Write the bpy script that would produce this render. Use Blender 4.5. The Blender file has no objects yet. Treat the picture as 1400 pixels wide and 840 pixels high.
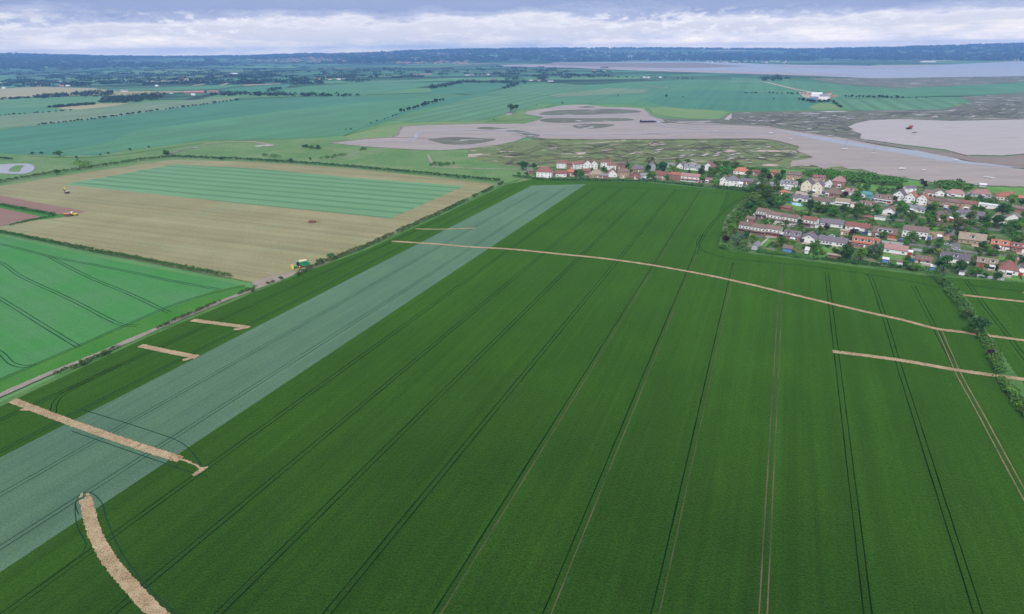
import bpy, math, random
import numpy as np
from mathutils import Vector, Matrix, Euler
from mathutils.geometry import tessellate_polygon
R = math.radians
random.seed(7); RNG = np.random.default_rng(7)
S = bpy.context.scene
COL = S.collection
# ------------------------------------------------------------------ camera
F_PX, CAM_H, PITCH, ROLL = 780.0, 125.0, 24.23, -0.6
cam_d = bpy.data.cameras.new('camera'); cam = bpy.data.objects.new('camera', cam_d); COL.objects.link(cam)
cam_d.sensor_width = 36; cam_d.lens = F_PX / 1400 * 36; cam_d.clip_end = 60000; cam_d.clip_start = 0.5
CM = Matrix.Rotation(R(90 - PITCH), 3, 'X') @ Matrix.Rotation(R(ROLL), 3, 'Z')
cam.location = (0, 0, CAM_H); cam.rotation_euler = CM.to_euler()
S.camera = cam
# ------------------------------------------------------------------ world
SUN_EL, SUN_AZ = 52, 205
w = bpy.data.worlds.new('World'); S.world = w; w.use_nodes = True
nt = w.node_tree; nt.nodes.clear()
def N(nt, t, **k):
    n = nt.nodes.new(t)
    for a, b in k.items():
        if a == 'inp':
            for i, v in b.items(): n.inputs[i].default_value = v
        else: setattr(n, a, b)
    return n
def L(nt, a, ai, b, bi): nt.links.new(a.outputs[ai], b.inputs[bi])
def MATH(nt, op, a=None, b=None, c=None):
    n = nt.nodes.new('ShaderNodeMath'); n.operation = op
    for i, v in enumerate((a, b, c)):
        if v is None: continue
        if isinstance(v, (int, float)): n.inputs[i].default_value = v
        else: nt.links.new(v, n.inputs[i])
    return n.outputs[0]
def RAMP(nt, fac, stops, interp='LINEAR'):
    n = nt.nodes.new('ShaderNodeValToRGB'); cr = n.color_ramp; cr.interpolation = interp
    while len(cr.elements) < len(stops): cr.elements.new(0.5)
    for e, (p, c) in zip(cr.elements, stops): e.position = p; e.color = (*c, 1) if len(c) == 3 else c
    nt.links.new(fac, n.inputs[0]); return n.outputs[0]
def MIX(nt, fac, a, b, blend='MIX'):
    n = nt.nodes.new('ShaderNodeMix'); n.data_type = 'RGBA'; n.blend_type = blend
    for i, v in ((0, fac), (6, a), (7, b)):
        if isinstance(v, (int, float)): n.inputs[i].default_value = v
        elif isinstance(v, tuple): n.inputs[i].default_value = (*v[:3], 1)
        else: nt.links.new(v, n.inputs[i])
    return n.outputs[2]
tc = N(nt, 'ShaderNodeTexCoord'); sep = N(nt, 'ShaderNodeSeparateXYZ'); L(nt, tc, 'Generated', sep, 0)
def dirnoise(sx, sz, detail, rough=.55, off=0.0):
    cb = N(nt, 'ShaderNodeCombineXYZ')
    nt.links.new(MATH(nt, 'MULTIPLY', sep.outputs[0], sx), cb.inputs[0])
    nt.links.new(MATH(nt, 'MULTIPLY', sep.outputs[1], sx), cb.inputs[1])
    nt.links.new(MATH(nt, 'MULTIPLY_ADD', sep.outputs[2], sz, off), cb.inputs[2])
    n = N(nt, 'ShaderNodeTexNoise'); n.inputs['Scale'].default_value = 1; n.inputs['Detail'].default_value = detail
    n.inputs['Roughness'].default_value = rough; L(nt, cb, 0, n, 'Vector'); return n.outputs[0]
big = dirnoise(1.6, 14, 2, .5, 3.1); mid = dirnoise(13, 62, 8, .60, 1.7); fin = dirnoise(30, 130, 8, .7, 5.2)
z1 = MATH(nt, 'MULTIPLY_ADD', MATH(nt, 'SUBTRACT', big, .5), .075, sep.outputs[2])
z2 = MATH(nt, 'MULTIPLY_ADD', MATH(nt, 'SUBTRACT', mid, .5), .048, z1)
z3 = MATH(nt, 'MULTIPLY_ADD', MATH(nt, 'SUBTRACT', fin, .5), .020, z2)
zz = MATH(nt, 'MULTIPLY', z3, 5.0)
pale, palb = (.60, .61, .76), (.62, .60, .74)
deck = RAMP(nt, zz, [(0.0, (1.45, 1.22, 1.0)), (.05, (1.05, .94, .88)), (.12, (.66, .65, .72)), (.18, (.62, .62, .71)), (.215, (.72, .71, .78)),
                     (.26, (.40, .44, .63)), (.33, (.255, .31, .53)), (.50, (.29, .35, .57)), (.8, (.50, .55, .74)), (1.0, (.74, .77, .88))])
puff = RAMP(nt, dirnoise(44, 120, 9, .62, 9.4), [(.50, (0, 0, 0)), (.62, (1, 1, 1))])
band = RAMP(nt, MATH(nt, 'MULTIPLY', sep.outputs[2], 10), [(.10, (0, 0, 0)), (.26, (1, 1, 1)), (.42, (1, 1, 1)), (.58, (0, 0, 0))])
side = RAMP(nt, dirnoise(3.5, 10, 2, .5, 12.3), [(.42, (0, 0, 0)), (.6, (1, 1, 1))])
pf = MATH(nt, 'MULTIPLY', MATH(nt, 'MULTIPLY', puff, band), MATH(nt, 'MULTIPLY_ADD', side, .7, .12))
clouds = MIX(nt, pf, deck, (.86, .84, .87))
sky = N(nt, 'ShaderNodeTexSky', sky_type='NISHITA', sun_disc=False, sun_elevation=R(SUN_EL), sun_rotation=R(SUN_AZ))
bgs = N(nt, 'ShaderNodeBackground'); bgs.inputs[1].default_value = 0.10; L(nt, sky, 0, bgs, 0)
bgc = N(nt, 'ShaderNodeBackground'); bgc.inputs[1].default_value = 1.18; nt.links.new(clouds, bgc.inputs[0])
ms = N(nt, 'ShaderNodeMixShader'); ms.inputs[0].default_value = .90; L(nt, bgs, 0, ms, 1); L(nt, bgc, 0, ms, 2)
wo = N(nt, 'ShaderNodeOutputWorld'); L(nt, ms, 0, wo, 0)
sd = bpy.data.lights.new('sun', 'SUN'); sd.energy = 2.3; sd.angle = R(10); sd.color = (1, .96, .9)
sun = bpy.data.objects.new('sun', sd); COL.objects.link(sun)
# sun direction: azimuth clockwise from +Y, like the sky node's rotation
sv = Vector((math.sin(R(SUN_AZ)) * math.cos(R(SUN_EL)), math.cos(R(SUN_AZ)) * math.cos(R(SUN_EL)), math.sin(R(SUN_EL))))
sun.rotation_euler = sv.to_track_quat('Z', 'Y').to_euler(); sun.location = (0, -50, 400)
S.view_settings.view_transform = 'Standard'; S.view_settings.look = 'None'; S.view_settings.gamma = 1
S.view_settings.exposure = 0.12; S.view_settings.use_curve_mapping = False
S.cycles.volume_bounces = 1; S.cycles.max_bounces = 6; S.cycles.volume_max_steps = 64
# ------------------------------------------------------------------ pixel <-> ground survey
def ray(px, py): return (CM @ Vector(((px - 700) / F_PX, -(py - 420) / F_PX, -1))).normalized()
def G(px, py, z=0.0):
    d = ray(px, py)
    if d.z > -1e-4: d.z = -1e-4
    return Vector((0, 0, CAM_H)) + d * ((CAM_H - z) / -d.z)
CMI = CM.transposed()
def P(v):
    c = CMI @ (Vector(v) - Vector((0, 0, CAM_H))); return (700 + F_PX * c.x / -c.z, 420 - F_PX * c.y / -c.z)
def depth(v): return -(CMI @ (Vector(v) - Vector((0, 0, CAM_H)))).z
# skyline survey -> height of the far ridge
SKY = [(-200, 74), (0, 73.5), (60, 74.5), (150, 77), (260, 77.5), (340, 76), (420, 73.5), (520, 70.5), (620, 67.5), (700, 66.5), (820, 65.5), (930, 65.5), (1000, 66.5),
       (1100, 67), (1180, 65.5), (1250, 63.5), (1330, 61.5), (1400, 59), (1600, 56)]
RIDGE = 11500.0
sk_az, sk_h = [], []
for x, y in SKY:
    d = ray(x, y); hd = math.hypot(d.x, d.y); sk_az.append(math.atan2(d.x, d.y)); sk_h.append(CAM_H + RIDGE * d.z / hd - 9)
def terrain(x, y):
    r = math.hypot(x, y); az = math.atan2(x, max(y, 1e-3)) if y > 0 else (1.5 if x > 0 else -1.5)
    H = float(np.interp(az, sk_az, sk_h))
    r0 = 5600 if az < .05 else 6600
    t = min(1, max(0, (r - r0) / (RIDGE - r0)))
    if r > RIDGE: return H - (r - RIDGE) * .012
    s = t * t * (3 - 2 * t)
    return H * s + 9 * s * (1 - t) * (math.sin(x * .0013 + 1) + math.sin(y * .0021 + x * .0007)) * 1.5
# ------------------------------------------------------------------ object helpers
def tag(o, label=None, cat=None, group=None, kind=None):
    if label: o['label'] = label
    if cat: o['category'] = cat
    if group: o['group'] = group
    if kind: o['kind'] = kind
    return o
def mesh_obj(name, verts, faces, mat=None, parent=None, smooth=False):
    me = bpy.data.meshes.new(name); me.from_pydata([tuple(v) for v in verts], [], faces); me.update()
    if mat: me.materials.append(mat)
    if smooth: me.polygons.foreach_set('use_smooth', [True] * len(me.polygons))
    o = bpy.data.objects.new(name, me); COL.objects.link(o)
    if parent: o.parent = parent
    return o
def empty(name, loc, rz=0.0):
    o = bpy.data.objects.new(name, None); o.location = loc; o.rotation_euler = (0, 0, rz); o.empty_display_size = .5
    COL.objects.link(o); return o
class MB:
    def __init__(s): s.v = []; s.f = []
    def box(s, x0, x1, y0, y1, z0, z1):
        b = len(s.v); s.v += [(x, y, z) for z in (z0, z1) for x, y in ((x0, y0), (x1, y0), (x1, y1), (x0, y1))]
        s.f += [tuple(b + i for i in q) for q in ((3, 2, 1, 0), (4, 5, 6, 7), (0, 1, 5, 4), (1, 2, 6, 5), (2, 3, 7, 6), (3, 0, 4, 7))]; return s
    def poly(s, pts, faces):
        b = len(s.v); s.v += [tuple(p) for p in pts]; s.f += [tuple(b + i for i in q) for q in faces]; return s
    def slab(s, quad, t):       # a quad given thickness t along its normal
        q = [Vector(p) for p in quad]; n = (q[1] - q[0]).cross(q[-1] - q[0]).normalized() * t; k = len(q)
        return s.poly(q + [p + n for p in q], [tuple(range(k))[::-1], tuple(range(k, 2 * k))] + [(i, (i + 1) % k, (i + 1) % k + k, i + k) for i in range(k)])
    def tube(s, a, b, ra, rb, n=6):
        a, b = Vector(a), Vector(b); d = (b - a).normalized(); u = d.orthogonal().normalized(); v = d.cross(u); c = len(s.v)
        for p, r in ((a, ra), (b, rb)):
            for i in range(n):
                t = 2 * math.pi * i / n; s.v.append(tuple(p + u * math.cos(t) * r + v * math.sin(t) * r))
        s.f += [(c + i, c + (i + 1) % n, c + n + (i + 1) % n, c + n + i) for i in range(n)] + [tuple(c + i for i in range(n))[::-1], tuple(c + n + i for i in range(n))]; return s
    def prism(s, prof, y0, y1):  # profile in xz pushed along y
        k = len(prof); return s.poly([(x, y0, z) for x, z in prof] + [(x, y1, z) for x, z in prof],
            [tuple(range(k)), tuple(range(k, 2 * k))[::-1]] + [((i + 1) % k, i, i + k, (i + 1) % k + k) for i in range(k)])
    def build(s, name, mat, parent=None, smooth=False): return mesh_obj(name, s.v, s.f, mat, parent, smooth)
def kids(o): return [c for c in COL.objects if c.parent is o]
KID = {}
def dup(root):
    r = root.copy(); COL.objects.link(r)
    for ch in KID.get(root.name, []):
        c = ch.copy(); COL.objects.link(c); c.parent = r
    return r
def smooth_px(pts, closed, n=6):
    out = []; m = len(pts)
    for i in range(m if closed else m - 1):
        p = [Vector((*(pts[j % m] if closed else pts[min(max(j, 0), m - 1)]), 0)) for j in (i - 1, i, i + 1, i + 2)]
        for k in range(n):
            t = k / n
            q = .5 * ((2 * p[1]) + (-p[0] + p[2]) * t + (2 * p[0] - 5 * p[1] + 4 * p[2] - p[3]) * t * t + (-p[0] + 3 * p[1] - 3 * p[2] + p[3]) * t ** 3)
            out.append((q.x, q.y))
    if not closed: out.append(tuple(pts[-1]))
    return out
def inside(p, poly):
    c = False; j = len(poly) - 1
    for i in range(len(poly)):
        if (poly[i][1] > p[1]) != (poly[j][1] > p[1]) and p[0] < (poly[j][0] - poly[i][0]) * (p[1] - poly[i][1]) / (poly[j][1] - poly[i][1]) + poly[i][0]: c = not c
        j = i
    return c
PN = [0]
def patch(name, pts, mat, z, smooth=False, rough=0.0, label=None):
    if smooth: pts = smooth_px(pts, True)
    w = [G(*p) for p in pts]
    if rough:
        dense = []
        for i, a in enumerate(w):
            b = w[(i + 1) % len(w)]; k = max(1, int((b - a).length / (rough * 3)))
            for j in range(k):
                q = a.lerp(b, j / k); dense.append(q + Vector((random.uniform(-rough, rough), random.uniform(-rough, rough), 0)))
        w = dense
    PN[0] += 1; z += PN[0] * (.0004 if w[0].length < 900 else .004)
    for q in w: q.z = z
    tris = tessellate_polygon([w]); fs = []
    for t in tris:
        a, b, c = (w[i] for i in t); fs.append(t if (b - a).cross(c - a).z > 0 else t[::-1])
    o = mesh_obj(name, w, fs, mat); o['kind'] = 'structure'
    if label: o['label'] = label
    return o
def world_line(pts, smooth=True, step=3.0):
    if smooth and len(pts) > 2: pts = smooth_px(pts, False, 8)
    w = [G(*p) for p in pts]; out = [w[0]]
    for a, b in zip(w, w[1:]):
        k = max(1, int((b - a).length / step)); out += [a.lerp(b, (j + 1) / k) for j in range(k)]
    return out
def strip_mesh(mb, w, width, z, off=0.0, jit=0.0):
    base = len(mb.v); n = len(w)
    for i, p in enumerate(w):
        d = (w[min(i + 1, n - 1)] - w[max(i - 1, 0)]); d.z = 0; d.normalize(); s = Vector((-d.y, d.x, 0))
        hw = width / 2
        for sg in (1, -1):
            q = p + s * (off + sg * (hw + random.uniform(-jit, jit))); mb.v.append((q.x, q.y, z))
    mb.f += [(base + 2 * i + 1, base + 2 * i + 3, base + 2 * i + 2, base + 2 * i) for i in range(n - 1)]
def strip(name, pts, width, mat, z, jit=0.0, smooth=True, step=3.0, label=None):
    wl_ = world_line(pts, smooth, step); PN[0] += 1; z += PN[0] * (.0004 if max(q.length for q in wl_) < 900 else .004)
    mb = MB(); strip_mesh(mb, wl_, width, z, 0, jit)
    o = mb.build(name, mat); o['kind'] = 'structure'
    if label: o['label'] = label
    return o
# ------------------------------------------------------------------ materials
MATS = {}
def newmat(name):
    m = bpy.data.materials.new(name); m.use_nodes = True; m.node_tree.nodes.clear(); t = m.node_tree
    b = N(t, 'ShaderNodeBsdfPrincipled'); o = N(t, 'ShaderNodeOutputMaterial'); L(t, b, 0, o, 0); MATS[name] = m; return m, t, b
def mapped(t, angle=0.0, sc=(1, 1, 1), obj=False):
    if obj: s = N(t, 'ShaderNodeTexCoord').outputs['Object']
    else: s = N(t, 'ShaderNodeNewGeometry').outputs['Position']
    r = N(t, 'ShaderNodeMapping'); r.vector_type = 'POINT'; r.inputs['Rotation'].default_value = (0, 0, -angle); t.links.new(s, r.inputs[0])
    m = N(t, 'ShaderNodeMapping'); m.inputs['Scale'].default_value = sc; t.links.new(r.outputs[0], m.inputs[0]); return m.outputs[0]
def noise(t, vec, scale, detail=3, rough=.55, dist=0.0):
    n = N(t, 'ShaderNodeTexNoise'); n.inputs['Scale'].default_value = scale; n.inputs['Detail'].default_value = detail
    n.inputs['Roughness'].default_value = rough; n.inputs['Distortion'].default_value = dist; t.links.new(vec, n.inputs['Vector']); return n.outputs[0]
def stretch_c(t, f, lo, hi): return RAMP(t, f, [(lo, (0, 0, 0)), (hi, (1, 1, 1))])
def ground(name, c1, c2, big=60.0, angle=None, row=3.0, rowamt=.25, fine=.5, fineamt=.35, rough=.95, sheen=0.0, sheen_c=(1, 1, 1), bump=0.0,
           c3=None, c3scale=15.0, wave=None, spec=.2, broad=0.0):
    m, t, b = newmat(name); pos = mapped(t, 0)
    col = MIX(t, stretch_c(t, noise(t, pos, 1 / big, 5), .35, .65), c1, c2)
    if c3: col = MIX(t, stretch_c(t, noise(t, pos, 1 / c3scale, 5, .6), .56, .70), col, c3)
    if angle is not None:
        rv = mapped(t, angle, (.012, 1, 1)); f = noise(t, rv, 1 / row, 4, .7)
        g = RAMP(t, f, [(.3, (1 - rowamt,) * 3), (.7, (1 + rowamt,) * 3)]); col = MIX(t, 1.0, col, g, 'MULTIPLY')
    if broad:
        f = noise(t, mapped(t, angle, (.03, 1, 1)), 1 / 7, 3, .6); col = MIX(t, 1.0, col, RAMP(t, f, [(.35, (1 - broad,) * 3), (.65, (1 + broad,) * 3)]), 'MULTIPLY')
        f = noise(t, mapped(t, angle, (.5, 1, 1)), 1 / 28, 4, .65); col = MIX(t, 1.0, col, RAMP(t, f, [(.35, (1 - broad * .9,) * 3), (.65, (1 + broad * 1.3, 1 + broad, 1 - broad * .3))]), 'MULTIPLY')
    if wave:   # (angle, period, colour, share, sharp)
        ang, per, wc, lo, hi = wave; s = N(t, 'ShaderNodeSeparateXYZ'); t.links.new(mapped(t, ang), s.inputs[0])
        wob = MATH(t, 'MULTIPLY', noise(t, mapped(t, ang, (.05, .3, 1)), .3, 3), per * .25)
        ph = MATH(t, 'MULTIPLY', MATH(t, 'ADD', s.outputs[1], wob), 2 * math.pi / per)
        f = MATH(t, 'MULTIPLY_ADD', MATH(t, 'SINE', ph), .5, .5); col = MIX(t, stretch_c(t, f, lo, hi), col, wc)
    if fineamt:
        f = noise(t, pos, 1 / fine, 3, .7); g = RAMP(t, f, [(.25, (1 - fineamt,) * 3), (.75, (1 + fineamt,) * 3)]); col = MIX(t, 1.0, col, g, 'MULTIPLY')
    t.links.new(col, b.inputs['Base Color']); b.inputs['Roughness'].default_value = rough; b.inputs['Specular IOR Level'].default_value = spec
    if sheen: b.inputs['Sheen Weight'].default_value = sheen; b.inputs['Sheen Tint'].default_value = (*sheen_c, 1); b.inputs['Sheen Roughness'].default_value = .6
    if bump:
        bm = N(t, 'ShaderNodeBump'); bm.inputs['Strength'].default_value = .8; bm.inputs['Distance'].default_value = bump
        t.links.new(noise(t, pos, 1 / fine, 3, .7), bm.inputs['Height']); L(t, bm, 0, b, 'Normal')
    return m
def plain(name, c, rough=.7, metal=0.0, var=.15, scale=1.5, spec=.4, coat=0.0):
    m, t, b = newmat(name); f = noise(t, mapped(t, 0, (1, 1, 1), True), scale, 4, .6)
    g = RAMP(t, f, [(.3, (1 - var,) * 3), (.7, (1 + var,) * 3)])
    t.links.new(MIX(t, 1.0, c, g, 'MULTIPLY'), b.inputs['Base Color']); b.inputs['Roughness'].default_value = rough; b.inputs['Metallic'].default_value = metal
    b.inputs['Specular IOR Level'].default_value = spec; b.inputs['Coat Weight'].default_value = coat; return m
def roofmat(name, c):
    m, t, b = newmat(name); pos = mapped(t, 0, (1, 1, 1), True)
    s = N(t, 'ShaderNodeSeparateXYZ'); t.links.new(pos, s.inputs[0])
    course = MATH(t, 'MULTIPLY_ADD', MATH(t, 'SINE', MATH(t, 'MULTIPLY', s.outputs[2], 2 * math.pi / .3)), .1, 1.0)
    blot = MATH(t, 'MULTIPLY_ADD', noise(t, pos, .7, 5, .7), .9, .55)
    oi = N(t, 'ShaderNodeObjectInfo'); rnd = MATH(t, 'MULTIPLY_ADD', oi.outputs['Random'], .35, .82)
    f = MATH(t, 'MULTIPLY', MATH(t, 'MULTIPLY', course, blot), rnd); cb = N(t, 'ShaderNodeCombineXYZ')
    for i in range(3): t.links.new(f, cb.inputs[i])
    col = MIX(t, 1.0, c, cb.outputs[0], 'MULTIPLY'); col = MIX(t, stretch_c(t, noise(t, pos, .45, 4, .6), .58, .75), col, (.16, .15, .11))
    t.links.new(col, b.inputs['Base Color']); b.inputs['Roughness'].default_value = .85; return m
def leafmat(name, c1, c2, size=1.2):
    m, t, b = newmat(name); pos = mapped(t, 0, (1, 1, 1), True)
    f = noise(t, pos, size, 4, .7); oi = N(t, 'ShaderNodeObjectInfo')
    col = MIX(t, stretch_c(t, f, .32, .68), c1, c2)
    hs = N(t, 'ShaderNodeHueSaturation'); t.links.new(MATH(t, 'MULTIPLY_ADD', oi.outputs['Random'], .05, .475), hs.inputs['Hue'])
    t.links.new(MATH(t, 'MULTIPLY_ADD', oi.outputs['Random'], .5, .75), hs.inputs['Value']); t.links.new(col, hs.inputs['Color'])
    t.links.new(hs.outputs[0], b.inputs['Base Color']); b.inputs['Roughness'].default_value = .75; b.inputs['Specular IOR Level'].default_value = .2; return m
# direction of the drilled rows in the big field
a0, a1 = G(598, 840), G(957, 262); ROW = math.atan2((a1 - a0).y, (a1 - a0).x)
e0, e1 = G(350, 281), G(534, 299); STR = math.atan2((e1 - e0).y, (e1 - e0).x)
h0, h1 = G(31, 380), G(175, 447); LROW = math.atan2((h1 - h0).y, (h1 - h0).x)
f0, f1 = G(620, 170), G(740, 140); NROW = math.atan2((f1 - f0).y, (f1 - f0).x)
DARK = ground('green_wheat', (.0078, .025, .003), (.0125, .037, .0045), 70, ROW, 2.4, .28, .5, .9, sheen=.22, sheen_c=(.40, 1, .12), bump=.4, spec=.0, broad=.16)
TEAL = ground('blue_green_wheat', (.046, .094, .058), (.056, .110, .068), 50, ROW, 2.0, .14, .5, .55, sheen=.24, sheen_c=(.58, 1, .62), bump=.3, spec=.03, broad=.10)
BRIGHT = ground('bright_crop', (.034, .165, .026), (.058, .165, .055), 45, LROW, 4, .07, .8, .2, sheen=.12, sheen_c=(.4, 1, .5), bump=.15, spec=.05)
VERGE = ground('grass_verge', (.030, .15, .015), (.05, .16, .02), 25, None, fine=1.0, fineamt=.2)
MARGIN = ground('rough_margin', (.045, .13, .025), (.08, .16, .04), 12, None, fine=1.2, fineamt=.3)
STUB = ground('stubble', (.205, .190, .092), (.245, .228, .120), 70, STR, 7, .18, 1.2, .18, c3=(.20, .22, .11), c3scale=60)
STRIPE = ground('mown_green', (.115, .235, .11), (.125, .25, .125), 60, STR, 5, .06, 1.0, .1, wave=(STR, 17.0, (.080, .185, .085), .55, .95))
REDSOIL = ground('red_soil', (.215, .120, .095), (.20, .135, .10), 40, STR, 6, .08, 1.0, .15)
SOIL = ground('pale_soil', (.27, .195, .105), (.37, .285, .17), 5, None, fine=.30, fineamt=.75, bump=.2, c3=(.17, .125, .065), c3scale=1.6)
SOILD = ground('rut_soil', (.20, .15, .085), (.13, .11, .06), 9, None, fine=.6, fineamt=.5)
RUT = ground('rut_shade_earth', (.003, .013, .003), (.007, .020, .005), 14, None, fine=.6, fineamt=.3, spec=0)  # dark green paints in the shade of the crop gap, over soil and flattened crop
RUTB = ground('rut_brown', (.115, .090, .05), (.035, .05, .02), 26, None, fine=.6, fineamt=.3)
RUTL = ground('rut_shade_pale', (.012, .038, .024), (.018, .050, .030), 14, None, fine=.6, fineamt=.3, spec=0)  # paler rut: crop-gap shade mixed into the flattened crop colour
TRACK = ground('track_gravel', (.27, .235, .195), (.21, .175, .14), 12, None, fine=1.0, fineamt=.25)
GRASS = ground('rough_grass', (.075, .17, .045), (.125, .205, .075), 60, None, fine=3, fineamt=.25, c3=(.16, .20, .09), c3scale=28)
GRASSY = ground('dry_grass', (.16, .22, .08), (.11, .22, .07), 40, None, fine=2.5, fineamt=.2)
LAWN = ground('lawn', (.075, .19, .035), (.12, .23, .05), 14, None, fine=1.0, fineamt=.18)
YARD = ground('garden_ground', (.038, .10, .020), (.085, .14, .04), 9, None, fine=1.2, fineamt=.35, c3=(.24, .20, .15), c3scale=9)
ASPH = ground('asphalt', (.17, .165, .16), (.14, .135, .13), 15, None, fine=.8, fineamt=.12)
PAVE = ground('pale_paving', (.40, .33, .27), (.34, .29, .24), 5, None, fine=.6, fineamt=.15)
ORANGE = ground('building_plot', (.30, .18, .11), (.30, .20, .12), 6, None, fine=.9, fineamt=.4, c3=(.45, .34, .25), c3scale=3)
BUFF = ground('buff_field', (.30, .27, .15), (.26, .25, .14), 120, NROW, 12, .05, 3, .08)
def farfield(name, c, ang=NROW, per=None): return ground(name, tuple(v * .93 for v in c), tuple(v * 1.07 for v in c), 140, ang, 22, .16, 5, .12, wave=(ang, per, tuple(v * .8 for v in c), .6, .95) if per else None)
FT1 = farfield('far_teal', (.066, .188, .092)); FT2 = farfield('far_teal_deep', (.050, .168, .098)); FT3 = farfield('far_green', (.085, .20, .095))
FT4 = farfield('far_striped', (.085, .20, .10), per=44.0); FT5 = farfield('far_pale', (.13, .20, .11)); FT6 = farfield('far_grass', (.12, .22, .07))
def marshmat(name, c1, c2, creek, pool, cs, poolthr, along):
    m, t, b = newmat(name); pos = mapped(t, along, (.45, 1, 1))
    col = MIX(t, stretch_c(t, noise(t, pos, 1 / 22, 6, .65), .36, .64), c1, c2)
    dv = N(t, 'ShaderNodeVectorMath'); dv.operation = 'ADD'; ns = N(t, 'ShaderNodeTexNoise'); ns.inputs['Scale'].default_value = 1 / (cs * .8); ns.inputs['Detail'].default_value = 4
    t.links.new(pos, ns.inputs['Vector']); sc = N(t, 'ShaderNodeVectorMath'); sc.operation = 'SCALE'; sc.inputs['Scale'].default_value = cs * 1.6
    L(t, ns, 'Color', sc, 0); t.links.new(pos, dv.inputs[0]); L(t, sc, 0, dv, 1)
    vo = N(t, 'ShaderNodeTexVoronoi'); vo.feature = 'DISTANCE_TO_EDGE'; vo.inputs['Scale'].default_value = 1 / cs; L(t, dv, 0, vo, 'Vector')
    ed = RAMP(t, vo.outputs['Distance'], [(.03, (1, 1, 1)), (.10, (0, 0, 0))])
    gate = stretch_c(t, noise(t, pos, 1 / 70, 2), .40, .56); col = MIX(t, MATH(t, 'MULTIPLY', MATH(t, 'MULTIPLY', ed, gate), .85), col, creek)
    pl = stretch_c(t, noise(t, pos, 1 / 24, 4, .55, .6), poolthr, poolthr + .04); col = MIX(t, pl, col, pool)
    f = noise(t, pos, .5, 3, .7); col = MIX(t, 1.0, col, RAMP(t, f, [(.25, (.8,) * 3), (.75, (1.2,) * 3)]), 'MULTIPLY')
    t.links.new(col, b.inputs['Base Color']); b.inputs['Roughness'].default_value = .9; b.inputs['Specular IOR Level'].default_value = .25; return m
MARSH = marshmat('salt_marsh', (.095, .145, .042), (.145, .170, .062), (.045, .032, .024), (.40, .31, .28), 30, .60, .05)
MARSH2 = marshmat('grey_marsh', (.085, .105, .065), (.14, .14, .095), (.09, .075, .07), (.38, .35, .36), 26, .60, .0)
def mudmat(name, c1, c2, rough, angle):
    m, t, b = newmat(name); pos = mapped(t, angle, (.2, 1, 1))
    col = MIX(t, stretch_c(t, noise(t, pos, 1 / 25, 6, .62, .6), .32, .68), c1, c2)
    col = MIX(t, stretch_c(t, noise(t, pos, 1 / 9, 4, .6, 1.2), .63, .72), col, tuple(v * .5 for v in c1))
    t.links.new(col, b.inputs['Base Color']); b.inputs['Roughness'].default_value = rough; b.inputs['Specular IOR Level'].default_value = .5
    bm = N(t, 'ShaderNodeBump'); bm.inputs['Distance'].default_value = .4; bm.inputs['Strength'].default_value = .25; t.links.new(noise(t, pos, .3, 4, .6), bm.inputs['Height']); L(t, bm, 0, b, 'Normal'); return m
MUD = mudmat('wet_mud', (.205, .160, .128), (.285, .228, .185), .45, -.1); MUDB = mudmat('brown_mud', (.15, .115, .09), (.20, .15, .12), .7, -.2)
MUDP = mudmat('pale_mud', (.29, .25, .23), (.34, .29, .265), .45, 0.0); MUDF = mudmat('estuary_mud', (.25, .215, .22), (.30, .24, .24), .55, 0.0)
m, t, b = newmat('water'); WATER = m
b.inputs['Base Color'].default_value = (.22, .215, .22, 1); b.inputs['Roughness'].default_value = .24
bm = N(t, 'ShaderNodeBump'); bm.inputs['Distance'].default_value = .25; bm.inputs['Strength'].default_value = .3; t.links.new(noise(t, mapped(t, 0, (.3, 1, 1)), .4, 3), bm.inputs['Height']); L(t, bm, 0, b, 'Normal')
# far countryside: a patchwork of fields and woods, coloured as the land itself is
m, t, b = newmat('far_country'); COUNTRY = m
pos = mapped(t, .15, (.55, 1, 1)); vo = N(t, 'ShaderNodeTexVoronoi'); vo.inputs['Scale'].default_value = 1 / 340; t.links.new(pos, vo.inputs['Vector'])
sp = N(t, 'ShaderNodeSeparateXYZ'); L(t, vo, 'Color', sp, 0)
col = RAMP(t, sp.outputs[0], [(0, (.045, .10, .05)), (.22, (.07, .19, .10)), (.45, (.10, .21, .09)), (.62, (.055, .16, .085)), (.80, (.13, .20, .08)), (.90, (.26, .24, .12)), (.96, (.06, .13, .07))], 'CONSTANT')
ve = N(t, 'ShaderNodeTexVoronoi'); ve.feature = 'DISTANCE_TO_EDGE'; ve.inputs['Scale'].default_value = 1 / 340; t.links.new(pos, ve.inputs['Vector'])
col = MIX(t, RAMP(t, ve.outputs['Distance'], [(.02, (1, 1, 1)), (.04, (0, 0, 0))]), col, (.02, .05, .03))
col = MIX(t, stretch_c(t, noise(t, mapped(t, 0, (.35, 1, 1)), 1 / 700, 6, .65), .50, .56), col, (.018, .045, .025))
nr = N(t, 'ShaderNodeNewGeometry'); ln = N(t, 'ShaderNodeVectorMath'); ln.operation = 'LENGTH'; L(t, nr, 'Position', ln, 0)
nearf = RAMP(t, MATH(t, 'MULTIPLY', ln.outputs['Value'], 1 / 5000), [(.30, (1, 1, 1)), (.42, (0, 0, 0))])
gm = MIX(t, stretch_c(t, noise(t, mapped(t), 1 / 70, 5), .35, .65), (.075, .19, .06), (.11, .23, .085))
col = MIX(t, nearf, col, gm)
t.links.new(col, b.inputs['Base Color']); b.inputs['Roughness'].default_value = .95; b.inputs['Specular IOR Level'].default_value = .1
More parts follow.
